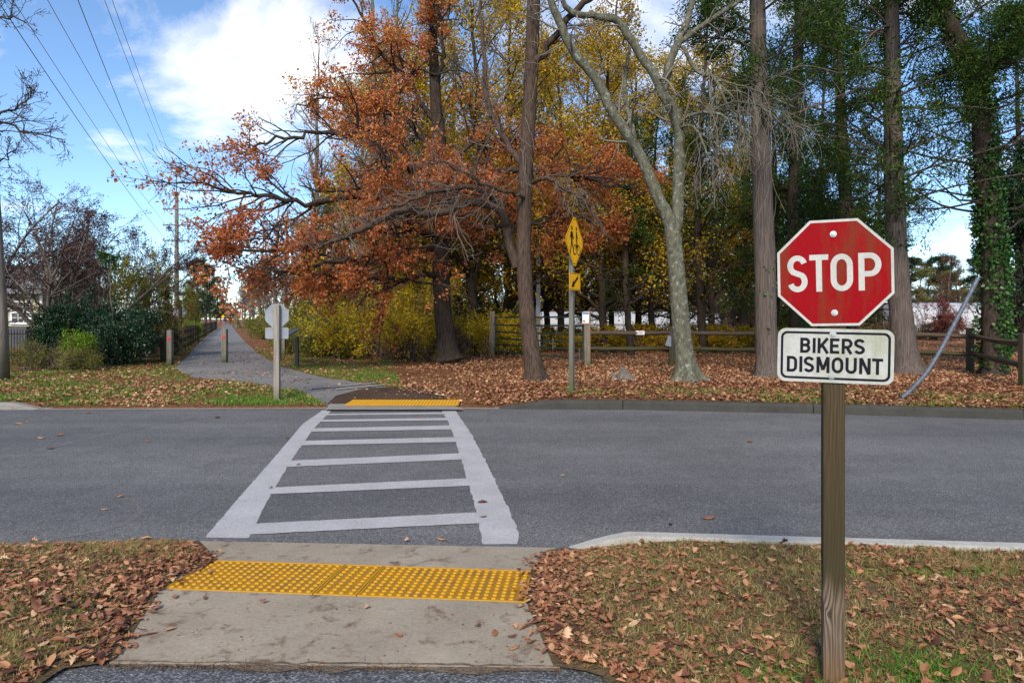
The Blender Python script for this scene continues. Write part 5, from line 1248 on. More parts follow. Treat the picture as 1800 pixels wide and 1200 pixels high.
def rough_trunk(P, R, sides, amp, r, flare=0.0, lobes=5):
    """one thick trunk with ridges and a root flare"""
    V, f = tubes(P, R, sides); K = P.shape[1]; V = V.reshape(K, sides, 3); c = P[0][:, None, :]
    a = np.arange(sides) * 2 * np.pi / sides
    ridge = 1 + amp * (np.sin(a * 7 + r.uniform(0, 6)) * 0.5 + np.sin(a * 11 + r.uniform(0, 6)) * 0.5)[None] + amp * 0.8 * r.normal(0, 1, (K, sides))
    s = np.concatenate([[0], np.cumsum(np.linalg.norm(np.diff(P[0], axis=0), axis=1))])
    if flare: ridge = ridge * (1 + flare * np.exp(-s / 0.22)[:, None] * (1 + 0.55 * np.sin(a * lobes + 1.0))[None])
    return (c + (V - c) * ridge[..., None]).reshape(-1, 3), f
def leaf_cloud(A, per, spread, size, r, dirs=None, droop=-0.3, aspect=0.55, fold=0.3):
    """leaves about anchor points A; returns V, rnd"""
    n = len(A) * per; B = np.repeat(A, per, 0) + r.normal(0, 1, (n, 3)) * spread
    d = unit(r.normal(0, 1, (n, 3)) + [0, 0, droop] + (0 if dirs is None else np.repeat(dirs, per, 0) * 1.0)); nr = unit(r.normal(0, 1, (n, 3)) + [0, 0, 0.6])
    V = leaf_verts(B, r.uniform(size[0], size[1], n), d, nr, aspect, fold)
    tone = np.repeat(r.normal(0, 0.18, len(A)), per)
    return V, np.clip(r.normal(0.47, 0.2, n) + tone, 0, 1)
def along(P, n, r, t0=0.25):
    """points and directions along polylines"""
    N_, K, _ = P.shape; i = np.repeat(np.arange(N_), n); q = r.uniform(t0, 1, len(i)) * (K - 1); k0 = np.minimum(q.astype(int), K - 2); f = (q - k0)[:, None]
    return P[i, k0] * (1 - f) + P[i, k0 + 1] * f, unit(P[i, k0 + 1] - P[i, k0])
def rel(P, base): return P - np.asarray(base)[None, None]
class Tree:
    def __init__(s, name, base, label, cat='tree', group=None):
        s.base = np.array([base[0], base[1], 0.05]); s.e = empty(name, s.base, label, cat, group) if label else None
        s.trunk = []; s.limbs = []; s.twigs = []; s.V = {}; s.r = np.random.default_rng(abs(hash(label or name)) % 1000 if False else sum(map(ord, (label or name))))
    def finish(s, bark_m, twig_m, crown='crown', trunk_name='trunk'):
        out = []
        if s.trunk or s.limbs:
            v, f = merge(s.trunk + s.limbs); out.append((trunk_name if s.trunk else 'stems', mesh_np('trunk', v - s.base, f, bark_m, smooth=True)))
        if s.twigs:
            v, f = merge(s.twigs); out.append(('twigs', mesh_np('twigs', v - s.base, f, twig_m)))
        for k, (mat, lst) in s.V.items():
            V = np.concatenate([a for a, b in lst]); rn = np.concatenate([b for a, b in lst]); out.append((k, leaves_mesh(k, V - s.base[None, None], mat, rn)))
        if s.e is not None:
            for nm, me in out:
                o = obj(nm, me, s.e)
                if nm in ('twigs', 'stems'): o['kind'] = 'stuff'
        return out
    def leaves(s, key, mat, V, rn): s.V.setdefault(key, (mat, []))[1].append((V, rn))
def pix(lst): return [D(*p) for p in lst]

# --- furrowed tree in front of the gate, its long low limb reaching left
def big_trunk():
    Y = G(937, 666, 0.13)[1]; t = Tree('leaning_tree', D(937, 666, Y), 'leaning brown furrowed trunk with long low limb in front of the gate'); r = t.r
    P, R = smooth_line(pix([(942, 668, Y), (938, 640, Y), (927, 560, Y), (922, 470, Y), (921, 400, Y), (924, 300, Y), (930, 200, Y), (935, 100, Y), (938, 0, Y), (940, -120, Y), (930, -260, Y)]), [0.225, 0.22, 0.197, 0.187, 0.18, 0.178, 0.175, 0.172, 0.165, 0.145, 0.10], 60)
    t.trunk.append(rough_trunk(P, R, 26, 0.03, r, 0.45, 4))
    # second stem twisting behind
    P2, R2 = smooth_line(pix([(910, 470, Y + .15), (896, 430, Y + .2), (889, 392, Y + .1), (878, 360, Y)]), [0.13, 0.12, 0.11, 0.10], 14); t.limbs.append(tubes(P2, R2, 10))
    limbs = [([(889, 392, Y), (868, 362, Y - .3), (817, 356, Y - .8), (767, 377, Y - 1.2), (717, 368, Y - 1.5), (670, 385, Y - 1.7), (637, 405, Y - 1.9), (596, 421, Y - 2.1), (550, 440, Y - 2.2)], [.10, .10, .095, .09, .08, .07, .06, .045, .02]),
             ([(880, 362, Y), (850, 335, Y - .6), (800, 330, Y - 1), (740, 345, Y - 1.6), (690, 362, Y - 1.9), (640, 372, Y - 2.2)], [.08, .07, .06, .045, .035, .015]),
             ([(924, 300, Y), (890, 250, Y + .4), (860, 190, Y + .8), (850, 100, Y + 1.2), (845, 0, Y + 1.6)], [.09, .085, .075, .06, .04]),
             ([(930, 320, Y), (965, 315, Y - .2), (990, 330, Y - .4), (1020, 350, Y - .5), (1060, 400, Y - .7)], [.06, .055, .045, .035, .015]),
             ([(934, 120, Y), (980, 60, Y - .3), (1010, 20, Y - .5), (1080, -30, Y - 1), (1150, -80, Y - 1.4)], [.10, .09, .08, .06, .03]),
             ([(926, 350, Y), (900, 340, Y - .6), (840, 320, Y - 1.2), (790, 290, Y - 1.6), (740, 285, Y - 2)], [.05, .045, .04, .03, .012])]
    for pts, rad in limbs:
        P, R = smooth_line(pix(pts), rad, 26, 0.025, r); t.limbs.append(tubes(P, R, 8))
        S, d, L, ra, _ = spawn(P, R, 26, 0.15, (25, 75), (0.10, 0.34), 0.3, r); P1, R1 = run(S, d, L, np.clip(ra, .006, .019), 8, 0.17, (0, 0, 0.0), r); t.twigs.append(tubes(P1, R1, 4))
        S, d, L, ra, _ = spawn(P1, R1, 8, 0.15, (25, 65), (0.3, 0.65), 0.6, r); P2, R2 = run(S, d, L, ra, 5, 0.2, (0, 0, -0.02), r, minr=0.005); t.twigs.append(tubes(P2, R2, 3))
    # bare vines hanging on the trunk
    S = np.stack([np.array(D(px, py, Y - .28)) for px, py in zip(r.uniform(905, 950, 26), r.uniform(-40, 330, 26))]); d = unit(r.normal(0, .5, (26, 3)) + [0, -.3, -.8])
    P1, R1 = run(S, d, r.uniform(.8, 2.2, 26), np.full(26, .012), 9, 0.22, (0, 0, -0.10), r); t.twigs.append(tubes(P1, R1, 4))
    t.finish(M['bark_brown'], M['twig_brown'])
big_trunk()

# --- rust-leaved oak
def oak():
    Y = 23.5; t = Tree('oak_tree', D(785, 632, Y), 'rust-leaved oak spreading its low branches over the trail mouth'); r = t.r
    P, R = smooth_line(pix([(790, 632, Y), (785, 600, Y), (778, 540, Y), (775, 470, Y), (778, 380, Y), (775, 280, Y), (765, 160, Y), (760, 40, Y), (755, -90, Y)]), [.34, .33, .31, .30, .27, .23, .19, .14, .08], 40)
    t.trunk.append(rough_trunk(P, R, 20, 0.04, r, 0.4))
    limbs = [([(776, 475, Y), (735, 488, Y - 1), (680, 490, Y - 2), (620, 478, Y - 3), (560, 480, Y - 3.6), (500, 482, Y - 4), (430, 470, Y - 4.4)], .10),
             ([(776, 420, Y), (720, 400, Y - 1.5), (640, 410, Y - 3), (560, 430, Y - 4), (470, 440, Y - 5), (390, 440, Y - 5.6)], .12),
             ([(776, 400, Y), (700, 360, Y - 1), (620, 350, Y - 2), (530, 355, Y - 3), (450, 345, Y - 3.6), (380, 330, Y - 4), (320, 318, Y - 4.2)], .12),
             ([(776, 330, Y), (700, 270, Y - 1), (620, 240, Y - 2), (540, 235, Y - 2.6), (470, 250, Y - 3), (430, 270, Y - 3.2)], .11),
             ([(775, 300, Y), (730, 230, Y - .5), (660, 180, Y - 1), (590, 170, Y - 1.4), (520, 190, Y - 1.6)], .10),
             ([(770, 220, Y), (720, 150, Y), (670, 90, Y), (630, 20, Y), (600, -50, Y)], .10),
             ([(766, 160, Y), (780, 90, Y - .6), (770, 20, Y - 1), (760, -60, Y - 1.2)], .09),
             ([(776, 360, Y), (850, 310, Y - 1), (930, 300, Y - 1.6), (1010, 310, Y - 2), (1080, 325, Y - 2.4), (1125, 340, Y - 2.6)], .12),
             ([(776, 420, Y), (850, 400, Y - 1), (940, 395, Y - 1.6), (1010, 380, Y - 2), (1070, 400, Y - 2.4)], .10),
             ([(776, 300, Y), (840, 250, Y + .4), (910, 250, Y + .6), (980, 280, Y + .4), (1050, 300, Y)], .10),
             ([(776, 380, Y), (760, 330, Y - 2), (730, 300, Y - 3.4), (700, 290, Y - 4.6), (650, 300, Y - 5.4)], .10),
             ([(778, 420, Y), (790, 380, Y - 2), (800, 340, Y - 3.4), (830, 320, Y - 4.6)], .09),
             ([(776, 440, Y), (700, 440, Y - 2.4), (620, 455, Y - 4), (540, 470, Y - 5.2), (470, 480, Y - 6)], .10)]
    for li, (pts, r0) in enumerate(limbs):
        n = len(pts); P, R = smooth_line(pix(pts), list(np.linspace(r0, .022, n)), 28, 0.05, r); t.limbs.append(tubes(P, R, 8))
        S, d, L, ra, tt_ = spawn(P, R, 30, 0.14, (30, 75), (0.14, 0.36), 0.55, r); d = unit(d * [1, 1, .6]); P1, R1 = run(S, d, L, ra, 6, 0.16, (0, 0, 0.02), r); t.twigs.append(tubes(P1, R1, 4))
        S, d, L, ra, _ = spawn(P1, R1, 6, 0.25, (25, 65), (0.3, 0.6), 0.6, r); P2, R2 = run(S, d, L, ra, 4, 0.18, (0, 0, -0.02), r, minr=0.006); t.twigs.append(tubes(P2, R2, 3))
        A, dr = along(P2, 4, r, 0.3); 
        cl = vnoise(A[:, 0] + A[:, 1] * .3, A[:, 2], 1.0, 60 + li); pxa = A[:, 0] + 0.5 * A[:, 1]; keep = (cl > (0.40 if li in (5, 6, 9) else 0.33)) & (r.uniform(0, 1, len(A)) < np.clip((A[:, 0] + np.where(A[:, 2] < 4.6, 11.3, 10.2)) / 4.5, .14, 1)); A, dr = A[keep], dr[keep]
        V, rn = leaf_cloud(A, 8, 0.10, (0.06, 0.145), r, dr * .5, -0.5); 
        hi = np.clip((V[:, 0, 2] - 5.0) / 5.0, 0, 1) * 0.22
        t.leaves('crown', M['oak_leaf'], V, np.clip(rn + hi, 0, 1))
    t.finish(M['bark_dark'], M['twig_dark'])
oak()

# --- lichen-covered forked tree with hanging twigs
def lichen_tree():
    Y = G(1205, 668, 0.13)[1]; t = Tree('lichen_tree', D(1205, 668, Y), 'pale lichen-covered forked tree with bare hanging twigs right of the warning sign'); r = t.r
    P, R = smooth_line(pix([(1208, 670, Y), (1205, 640, Y), (1198, 580, Y), (1193, 520, Y), (1187, 450, Y), (1181, 400, Y)]), [.245, .235, .222, .21, .20, .20], 36)
    t.trunk.append(rough_trunk(P, R, 24, 0.012, r, 0.95, 5))
    A_ = [([(1183, 412, Y), (1170, 372, Y), (1150, 333, Y), (1125, 271, Y), (1083, 208, Y - .1), (1050, 142, Y - .2), (1012, 96, Y - .3), (987, 46, Y - .4), (968, 0, Y - .5), (955, -70, Y - .6)], [.17, .155, .145, .135, .125, .12, .11, .10, .085, .05]),
          ([(1184, 415, Y), (1191, 370, Y + .1), (1192, 320, Y + .1), (1194, 260, Y + .1), (1192, 221, Y + .1), (1180, 190, Y), (1167, 167, Y), (1137, 112, Y - .1), (1104, 62, Y - .2), (1083, 35, Y - .2), (1046, 29, Y - .3), (1005, 22, Y - .3), (980, -10, Y - .4)], [.16, .15, .145, .135, .14, .13, .125, .11, .10, .095, .085, .075, .05]),
          ([(1166, 160, Y), (1178, 110, Y), (1192, 75, Y), (1207, 40, Y + .1), (1217, 0, Y + .1), (1225, -60, Y + .2)], [.11, .10, .10, .08, .07, .05]),
          ([(1192, 78, Y), (1225, 52, Y - .1), (1260, 28, Y - .2), (1300, 3, Y - .3), (1350, -30, Y - .4)], [.07, .065, .06, .05, .04]),
          ([(1120, 262, Y), (1105, 200, Y + .3), (1098, 150, Y + .6), (1110, 60, Y + .8)], [.07, .06, .05, .03])]
    for pts, rad in A_:
        P, R = smooth_line(pix(pts), rad, 40, 0.012, r); t.limbs.append(tubes(P, R, 12))
        S, d, L, ra, _ = spawn(P, R, 16, 0.3, (35, 80), (0.06, 0.2), 0.3, r); P1, R1 = run(S, d, L, ra, 7, 0.18, (0, 0, -0.03), r); t.twigs.append(tubes(P1, R1, 4))
        S, d, L, ra, _ = spawn(P1, R1, 4, 0.3, (25, 65), (0.4, 0.8), 0.6, r); P1, R1 = run(S, d, L, ra, 6, 0.2, (0, 0, -0.1), r, minr=0.005); t.twigs.append(tubes(P1, R1, 3))
    B_ = [([(1200, 82, Y), (1218, 115, Y - .2), (1235, 132, Y - .3), (1250, 130, Y - .4), (1260, 148, Y - .5), (1285, 195, Y - .6), (1310, 215, Y - .7)], [.055, .05, .05, .045, .04, .03, .015]),
          ([(1194, 222, Y), (1210, 205, Y - .2), (1232, 198, Y - .4), (1262, 200, Y - .6), (1300, 222, Y - .8), (1322, 250, Y - .9)], [.045, .042, .04, .036, .03, .015]),
          ([(1196, 224, Y), (1215, 222, Y - .3), (1232, 240, Y - .5), (1245, 275, Y - .6), (1270, 300, Y - .7)], [.035, .03, .028, .022, .01]),
          ([(1255, 140, Y - .4), (1300, 150, Y - .7), (1345, 165, Y - .9), (1400, 190, Y - 1.1)], [.03, .025, .02, .008]),
          ([(1240, 200, Y - .4), (1290, 180, Y - .8), (1340, 190, Y - 1.1), (1390, 230, Y - 1.3)], [.028, .024, .018, .008])]
    for pts, rad in B_:
        P, R = smooth_line(pix(pts), rad, 20, 0.012, r); t.limbs.append(tubes(P, R, 7))
        S, d, L, ra, _ = spawn(P, R, 20, 0.3, (40, 90), (0.5, 1.0), 0.35, r); L = np.minimum(L, 2.2) * r.uniform(.5, 1.3, len(L)); P1, R1 = run(S, d, L, np.minimum(ra, .012), 9, 0.16, (0, 0, -0.22), r, minr=0.0055); t.twigs.append(tubes(P1, R1, 4))
        S, d, L, ra, _ = spawn(P1, R1, 4, 0.15, (20, 60), (0.25, 0.6), 0.7, r); P2, R2 = run(S, d, L, ra, 6, 0.2, (0, 0, -0.10), r, minr=0.0045); t.twigs.append(tubes(P2, R2, 3))
    t.finish(M['bark_lichen'], M['twig_pale'])
lichen_tree()

# --- tall evergreens in the front row
def evergreen(name, trunk_px, rad, label, y0z, nl, llen, bark_m, per=15, seed=0, ivy=None, top=None, dens=1.0, leaf=(0.07, 0.15), flare=0.5, grp=None):
    t = Tree(name, trunk_px[0], label, group=grp); r = t.r
    P, R = smooth_line(trunk_px, rad, 50); t.trunk.append(rough_trunk(P, R, 22, 0.03, r, flare, 5))
    m = P[0][:, 2] > y0z; Pu, Ru = P[:, m], R[:, m]
    S, d, L, ra, tt_ = spawn(Pu, Ru, nl, 0.0, (60, 95), (0.3, 0.3), 0.30, r); L = llen * r.uniform(.55, 1.15, len(L)) * (1.05 - 0.55 * tt_)
    L = np.clip(L, .5, llen); P1, R1 = run(S, d, L, np.clip(ra, .014, .038), 9, 0.13, (0, 0, 0.02), r, .25); t.limbs.append(tubes(P1, R1, 6))
    S, d, L, ra, _ = spawn(P1, R1, 9, 0.2, (30, 70), (0.25, 0.5), 0.5, r); P2, R2 = run(S, d, L, ra, 5, 0.18, (0, 0, -0.02), r, minr=.006); t.twigs.append(tubes(P2, R2, 3))
    A, dr = along(P2, 6, r, 0.25); cl = vnoise(A[:, 0] + .7 * A[:, 1], A[:, 2], 0.9, 70 + seed); k = cl > 0.34 - 0.2 * (dens - 1); A, dr = A[k], dr[k]
    V, rn = leaf_cloud(A, per, 0.13, leaf, r, dr * 1.6, -0.1, 0.28, 0.25); t.leaves('crown', M['cedar_leaf'], V, rn)
    if ivy:
        z0, z1, n, off = ivy; zz = r.uniform(z0, z1, n); a = r.uniform(0, 6.28, n)
        kk = np.array([np.interp(zz, P[0][:, 2], P[0][:, i]) for i in (0, 1)]); rr_ = np.interp(zz, P[0][:, 2], R[0])
        A = np.stack([kk[0] + (rr_ + off * r.uniform(.1, 1, n)) * np.cos(a), kk[1] + (rr_ + off * r.uniform(.1, 1, n)) * np.sin(a), zz], 1)
        kp = vnoise(a * 1.2, zz, 1.3, 5) > 0.38; A = A[kp]
        V, rn = leaf_cloud(A, 3, 0.05, (.06, .12), r, None, -0.4, 0.8, 0.2); t.leaves('ivy', M['ivy_leaf'], V, rn)
    t.finish(bark_m, M['twig_dark']); return t
Y1 = G(1349, 662, 0.13)[1]
evergreen('cedar_tree', pix([(1350, 662, Y1), (1347, 600, Y1), (1345, 480, Y1), (1340, 330, Y1), (1336, 180, Y1), (1332, 40, Y1), (1330, -150, Y1), (1330, -380, Y1)]), [.30, .27, .265, .25, .22, .20, .16, .06], 'straight grey cedar trunk with stringy bark left of the near stop sign', 6.0, 42, 3.0, M['bark_cedar'], seed=1, ivy=(0.9, 3.2, 60, 0.03), flare=0.35)
Y2 = G(1592, 656, 0.13)[1]
evergreen('cedar_tree', pix([(1597, 657, Y2), (1588, 600, Y2), (1580, 500, Y2), (1573, 380, Y2), (1570, 240, Y2), (1568, 100, Y2), (1566, -60, Y2), (1565, -330, Y2)]), [.36, .31, .28, .255, .23, .20, .17, .06], 'tall cedar with grey trunk directly behind the near stop sign', 4.6, 66, 3.9, M['bark_cedar'], seed=2, ivy=(3.5, 9.5, 500, 0.10), flare=0.45, dens=0.9)
Y3 = G(1747, 658, 0.13)[1]
evergreen('ivy_tree', pix([(1747, 659, Y3), (1748, 600, Y3), (1746, 480, Y3), (1738, 370, Y3), (1728, 250, Y3), (1722, 150, Y3), (1716, 125, Y3), (1690, 80, Y3), (1655, 20, Y3), (1610, -60, Y3), (1590, -200, Y3)]), [.31, .30, .285, .27, .25, .23, .23, .22, .21, .17, .08], 'ivy-clad tree with kinked trunk at the right behind the bent pipe', 3.6, 58, 3.8, M['bark_dark'], seed=3, ivy=(0.3, 11.0, 4200, 0.13), flare=0.25, dens=0.9)
evergreen('cedar_tree', pix([(1402, 622, 27), (1400, 540, 27), (1396, 380, 27), (1400, 200, 27), (1405, 0, 27), (1405, -200, 27)]), [.30, .28, .26, .22, .17, .06], 'dark ivy-choked evergreen between the grey cedar and the stop sign', 2.4, 58, 3.6, M['bark_dark'], seed=4, ivy=(1, 14, 2600, 0.35), dens=1.5)
evergreen('cedar_tree', pix([(1500, 612, 32), (1495, 500, 32), (1490, 360, 32), (1480, 200, 32), (1475, 0, 32), (1470, -150, 32)]), [.26, .24, .22, .18, .14, .05], 'slim evergreen seen above the stop sign between two thicker trunks', 5.5, 40, 3.2, M['bark_dark'], seed=5, ivy=(5, 10, 300, 0.15), dens=0.8)

# --- background kinds, built once and copied
def proto_deciduous(seed, hgt, leafmat, key, nleaf=5, spread=0.16, size=(0.08, 0.14), r0=.18, lean=0.5, dens=0.34, nl=26, bark_m='bark_dark', twig_m='twig_dark', crown0=0.25, up=0.05, llen=0.32):
    t = Tree('proto', (0, 0), None); t.base = np.zeros(3); r = np.random.default_rng(seed); t.r = r
    P, R = smooth_line([(0, 0, -.1), (r.normal(0, .1), r.normal(0, .1), hgt * .25), (r.normal(0, .3) * lean, r.normal(0, .3) * lean, hgt * .55), (r.normal(0, .6) * lean, r.normal(0, .6) * lean, hgt)], [r0, r0 * .85, r0 * .6, .02], 30, 0.03, r); t.trunk.append(rough_trunk(P, R, 10, 0.03, r, 0.4))
    S, d, L, ra, tt_ = spawn(P, R, nl, crown0, (30, 70), (llen, llen), 0.5, r); L = hgt * llen * r.uniform(.6, 1.1, len(L)) * (1.1 - .75 * tt_)
    P1, R1 = run(S, d, L, ra, 7, 0.14, (0, 0, up), r); t.limbs.append(tubes(P1, R1, 5))
    S, d, L, ra, _ = spawn(P1, R1, 7, 0.2, (25, 65), (0.3, 0.55), 0.5, r); P2, R2 = run(S, d, L, ra, 5, 0.18, (0, 0, up * .5), r, minr=.007); t.twigs.append(tubes(P2, R2, 3))
    S, d, L, ra, _ = spawn(P2, R2, 4, 0.2, (25, 60), (0.35, 0.7), 0.6, r); P3, R3 = run(S, d, L, ra, 3, 0.2, (0, 0, 0), r, minr=.006); t.twigs.append(tubes(P3, R3, 3))
    if leafmat:
        A, dr = along(P3, 2, r, 0.2); cl = vnoise(A[:, 0] + .6 * A[:, 1], A[:, 2], 0.7, seed); A, dr = A[cl > dens], dr[cl > dens]
        V, rn = leaf_cloud(A, nleaf, spread, size, r, dr * .5, -0.3); t.leaves(key, M[leafmat], V, rn)
    return t.finish(M[bark_m], M[twig_m])
def proto_cedar(seed, hgt, z0, rad, r0=.2, nl=60, per=8, leafmat='cedar_leaf', dens=0.34, size=(.11, .22)):
    t = Tree('proto', (0, 0), None); t.base = np.zeros(3); r = np.random.default_rng(seed); t.r = r
    P, R = smooth_line([(0, 0, -.1), (r.normal(0, .15), r.normal(0, .15), hgt * .4), (r.normal(0, .3), r.normal(0, .3), hgt)], [r0, r0 * .8, .02], 24, .02, r); t.trunk.append(rough_trunk(P, R, 9, .03, r, .4))
    S, d, L, ra, tt_ = spawn(P, R, nl, z0 / hgt, (60, 95), (.3, .3), .35, r); L = rad * r.uniform(.55, 1.1, len(L)) * (1.1 - .8 * tt_); P1, R1 = run(S, d, L, np.clip(ra, .015, .06), 7, .12, (0, 0, .03), r); t.limbs.append(tubes(P1, R1, 5))
    S, d, L, ra, _ = spawn(P1, R1, 8, .2, (30, 70), (.25, .5), .5, r); P2, R2 = run(S, d, L, ra, 4, .18, (0, 0, 0), r, minr=.008); t.twigs.append(tubes(P2, R2, 3))
    A, dr = along(P2, 4, r, .3); cl = vnoise(A[:, 0] + .7 * A[:, 1], A[:, 2], .8, seed); A, dr = A[cl > dens], dr[cl > dens]
    V, rn = leaf_cloud(A, per, .17, size, r, dr * 1.4, -.1, .32); t.leaves('crown', M[leafmat], V, rn)
    return t.finish(M['bark_dark'], M['twig_dark'])
def proto_shrub(seed, w, d, h, leafmat, n_stem=16, per=5, size=(.06, .11), dens=0.3, twig='twig_dark', up=.25, spread=.1, solid=False):
    t = Tree('proto', (0, 0), None); t.base = np.zeros(3); r = np.random.default_rng(seed); t.r = r
    S = np.stack([r.normal(0, w * .18, n_stem), r.normal(0, d * .18, n_stem), np.full(n_stem, -.05)], 1); a = r.uniform(0, 6.28, n_stem); q = r.uniform(.1, 1, n_stem)
    D_ = unit(np.stack([np.cos(a) * q * w * .5, np.sin(a) * q * d * .5, np.full(n_stem, h * .75)], 1)); L = h * r.uniform(.7, 1.15, n_stem) * np.sqrt(1 + (q * w * .5 / h) ** 2) * .85
    P, R = run(S, D_, L, np.full(n_stem, .028), 8, .10, (0, 0, -.02), r); t.limbs.append(tubes(P, R, 5))
    S, D2, L, ra, _ = spawn(P, R, 11, .12, (30, 75), (.25, .5), .5, r); P1, R1 = run(S, D2, L, ra, 5, .18, (0, 0, .03), r, minr=.005); t.twigs.append(tubes(P1, R1, 3))
    S, D2, L, ra, _ = spawn(P1, R1, 5, .2, (30, 70), (.35, .7), .6, r); P2, R2 = run(S, D2, L, ra, 3, .2, (0, 0, 0), r, minr=.0045); t.twigs.append(tubes(P2, R2, 3))
    if leafmat:
        A, dr = along(P2, 3, r, .2); A2, dr2 = along(P1, 3, r, .3); A = np.concatenate([A, A2]); dr = np.concatenate([dr, dr2]); cl = vnoise(A[:, 0] + .6 * A[:, 1], A[:, 2], 1.6, seed); k = (cl > dens) & (A[:, 2] > .05); A, dr = A[k], dr[k]
        V, rn = leaf_cloud(A, per, spread, size, r, dr * .6, -.1, .6, .25); t.leaves('foliage', M[leafmat], V, rn)
    return t.finish(M['bark_grey'], M[twig])
def put(name, proto, loc, label, cat='tree', group=None, sc=(1, 1, 1), rz=0.0):
    e = empty(name, (loc[0], loc[1], 0.05), label, cat, group, rz); e.scale = sc
    for nm, me in proto:
        o = obj(nm, me, e)
        if nm in ('twigs', 'stems'): o['kind'] = 'stuff'
    return e
def at(px, Y): return ((px - 900) / F * Y, Y)
EXTRA_Y = ((745, 30, .9, 1, 'small yellow-leaved tree hard right of the oak trunk'), (930, 38, 1.1, 1, 'yellow-leaved tree behind the leaning trunk'), (1030, 37, 1.1, 0, 'yellow-leaved tree between the warning sign and the lichen tree'), (1180, 45, 1.2, 0, 'yellow-leaved tree directly behind the lichen trunk'), (1310, 46, 1.2, 1, 'yellow-leaved tree behind the grey cedar trunk'), (800, 38, 1.15, 0, 'tall yellow-leaved tree behind the oak top'))
yel = [proto_deciduous(s, 15, 'yellow_leaf', 'crown', 7, .22, (.10, .18), dens=.20, nl=44, crown0=.16, llen=.36) for s in (101, 102)]
bare = [proto_deciduous(s, 13, None, '', nl=34, bark_m='bark_grey', twig_m='twig_brown', crown0=.15, up=.12, llen=.28) for s in (111, 112)]
poplar = proto_deciduous(121, 17, 'oak_leaf', 'crown', 3, dens=.62, nl=40, bark_m='bark_lichen', twig_m='twig_grey', crown0=.22, up=.22, r0=.20, llen=.22, lean=.25)
brown = [proto_deciduous(131, 12, 'brown_leaf', 'crown', 6, .22, (.12, .22), dens=.18, nl=36, bark_m='bark_grey', twig_m='twig_brown', crown0=.06, up=.05), proto_deciduous(132, 12, 'olive_leaf', 'crown', 6, .22, (.12, .22), dens=.22, nl=36, bark_m='bark_dark', twig_m='twig_brown', crown0=.06, up=.05)]
ced = [proto_cedar(141, 15, 2.6, 3.4), proto_cedar(142, 14, 3.6, 3.2, dens=.42)]
pine = proto_cedar(151, 15, 3.5, 3.4, nl=46, per=6, leafmat='pine_leaf', size=(.25, .45), dens=.3)
sh_yel = proto_shrub(161, 4.6, 2.6, 2.9, 'bright_yellow', 28, 7, (.06, .115), .30, 'twig_brown')
sh_yel2 = proto_shrub(162, 3.2, 2.2, 1.6, 'bright_yellow', 18, 5, (.06, .11), .30, 'twig_brown')
sh_olive = proto_shrub(163, 2.8, 2.2, 1.7, 'olive_leaf', 20, 5, (.06, .11), .28, 'twig_brown')
sh_brown = proto_shrub(164, 3.0, 2.2, 1.5, 'brown_leaf', 20, 2, (.06, .10), .45, 'twig_brown')
sh_under = proto_shrub(165, 3.6, 2.2, 1.3, 'yellow_leaf', 20, 5, (.07, .13), .30, 'twig_brown')
G_B = 'background trees of the wood'
# yellow-leaved trees behind
for px, Y, s, k, lab in ((700, 33, 1.0, 0, 'yellow-leaved tree behind the oak, left of its trunk'), (835, 28, 1.05, 1, 'yellow-leaved tree with dark trunk right of the oak trunk'), (893, 31, 1.1, 0, 'yellow-leaved tree just left of the leaning trunk'), (985, 34, 1.05, 1, 'yellow-leaved tree behind the warning sign'), (1065, 30, 1.0, 0, 'yellow-leaved tree left of the lichen tree fork'), (1120, 40, 1.15, 1, 'taller yellow-leaved tree farther behind the lichen tree'), (1255, 36, 1.05, 0, 'yellow-leaved tree between the lichen tree and the grey cedar'), (640, 42, 1.1, 1, 'yellow-leaved tree high behind the rust oak crown'), (960, 46, 1.2, 0, 'yellow-leaved tree far behind the gate')) + EXTRA_Y:
    put('yellow_tree', yel[k], at(px, Y), lab, 'tree', G_B, (s, s, s), px * .37)
for px, Y, s, k, lab in ((1075, 41, .9, 0, 'dark evergreen behind the notice post'), (1150, 33, .85, 1, 'dark evergreen behind the lichen trunk'), (1238, 30, 1.0, 0, 'dark evergreen right of the lichen trunk'), (1300, 38, 1.1, 1, 'dark evergreen behind the hanging twigs'), (1445, 40, 1.15, 0, 'dark evergreen above the stop sign left corner'), (1545, 46, 1.0, 1, 'evergreen left of the trunk behind the stop sign'), (820, 44, .9, 0, 'dark evergreen deep behind the rust oak'), (575, 33, .55, 1, 'small dark evergreen behind the far stop sign'), (700, 48, .9, 0, 'dark evergreen left of and behind the oak trunk'), (1790, 30, 1.0, 0, 'evergreen at the right picture edge behind the ivy tree'), (1190, 44, 1.1, 0, 'dark evergreen far behind the lichen tree'), (1360, 32, 1.0, 1, 'dark evergreen between the grey cedar and the ivy-choked one'), (1470, 28, .95, 0, 'dark evergreen directly above the stop sign'), (1110, 29, .75, 1, 'short dark evergreen left of the lichen trunk')):
    put('evergreen_tree', ced[k], at(px, Y), lab, 'tree', 'background evergreens', (s, s, s), px * .61)
for px, Y, s, lab in ((655, 27, .98, 'tall slim pale-stemmed tree above the rust crown'), (690, 29, 1.0, 'second slim pale-stemmed tree right of the first'), (560, 36, .95, 'slim bare tree at the left edge of the wood'), (760, 30, 1.0, 'slim pale-stemmed tree behind the oak top')):
    put('slim_tree', poplar, at(px, Y), lab, 'tree', 'slim bare trees above the oak', (s, s, s), px * .3)
n_ = ['first', 'second', 'third', 'fourth', 'fifth', 'sixth', 'seventh', 'eighth', 'ninth', 'tenth']
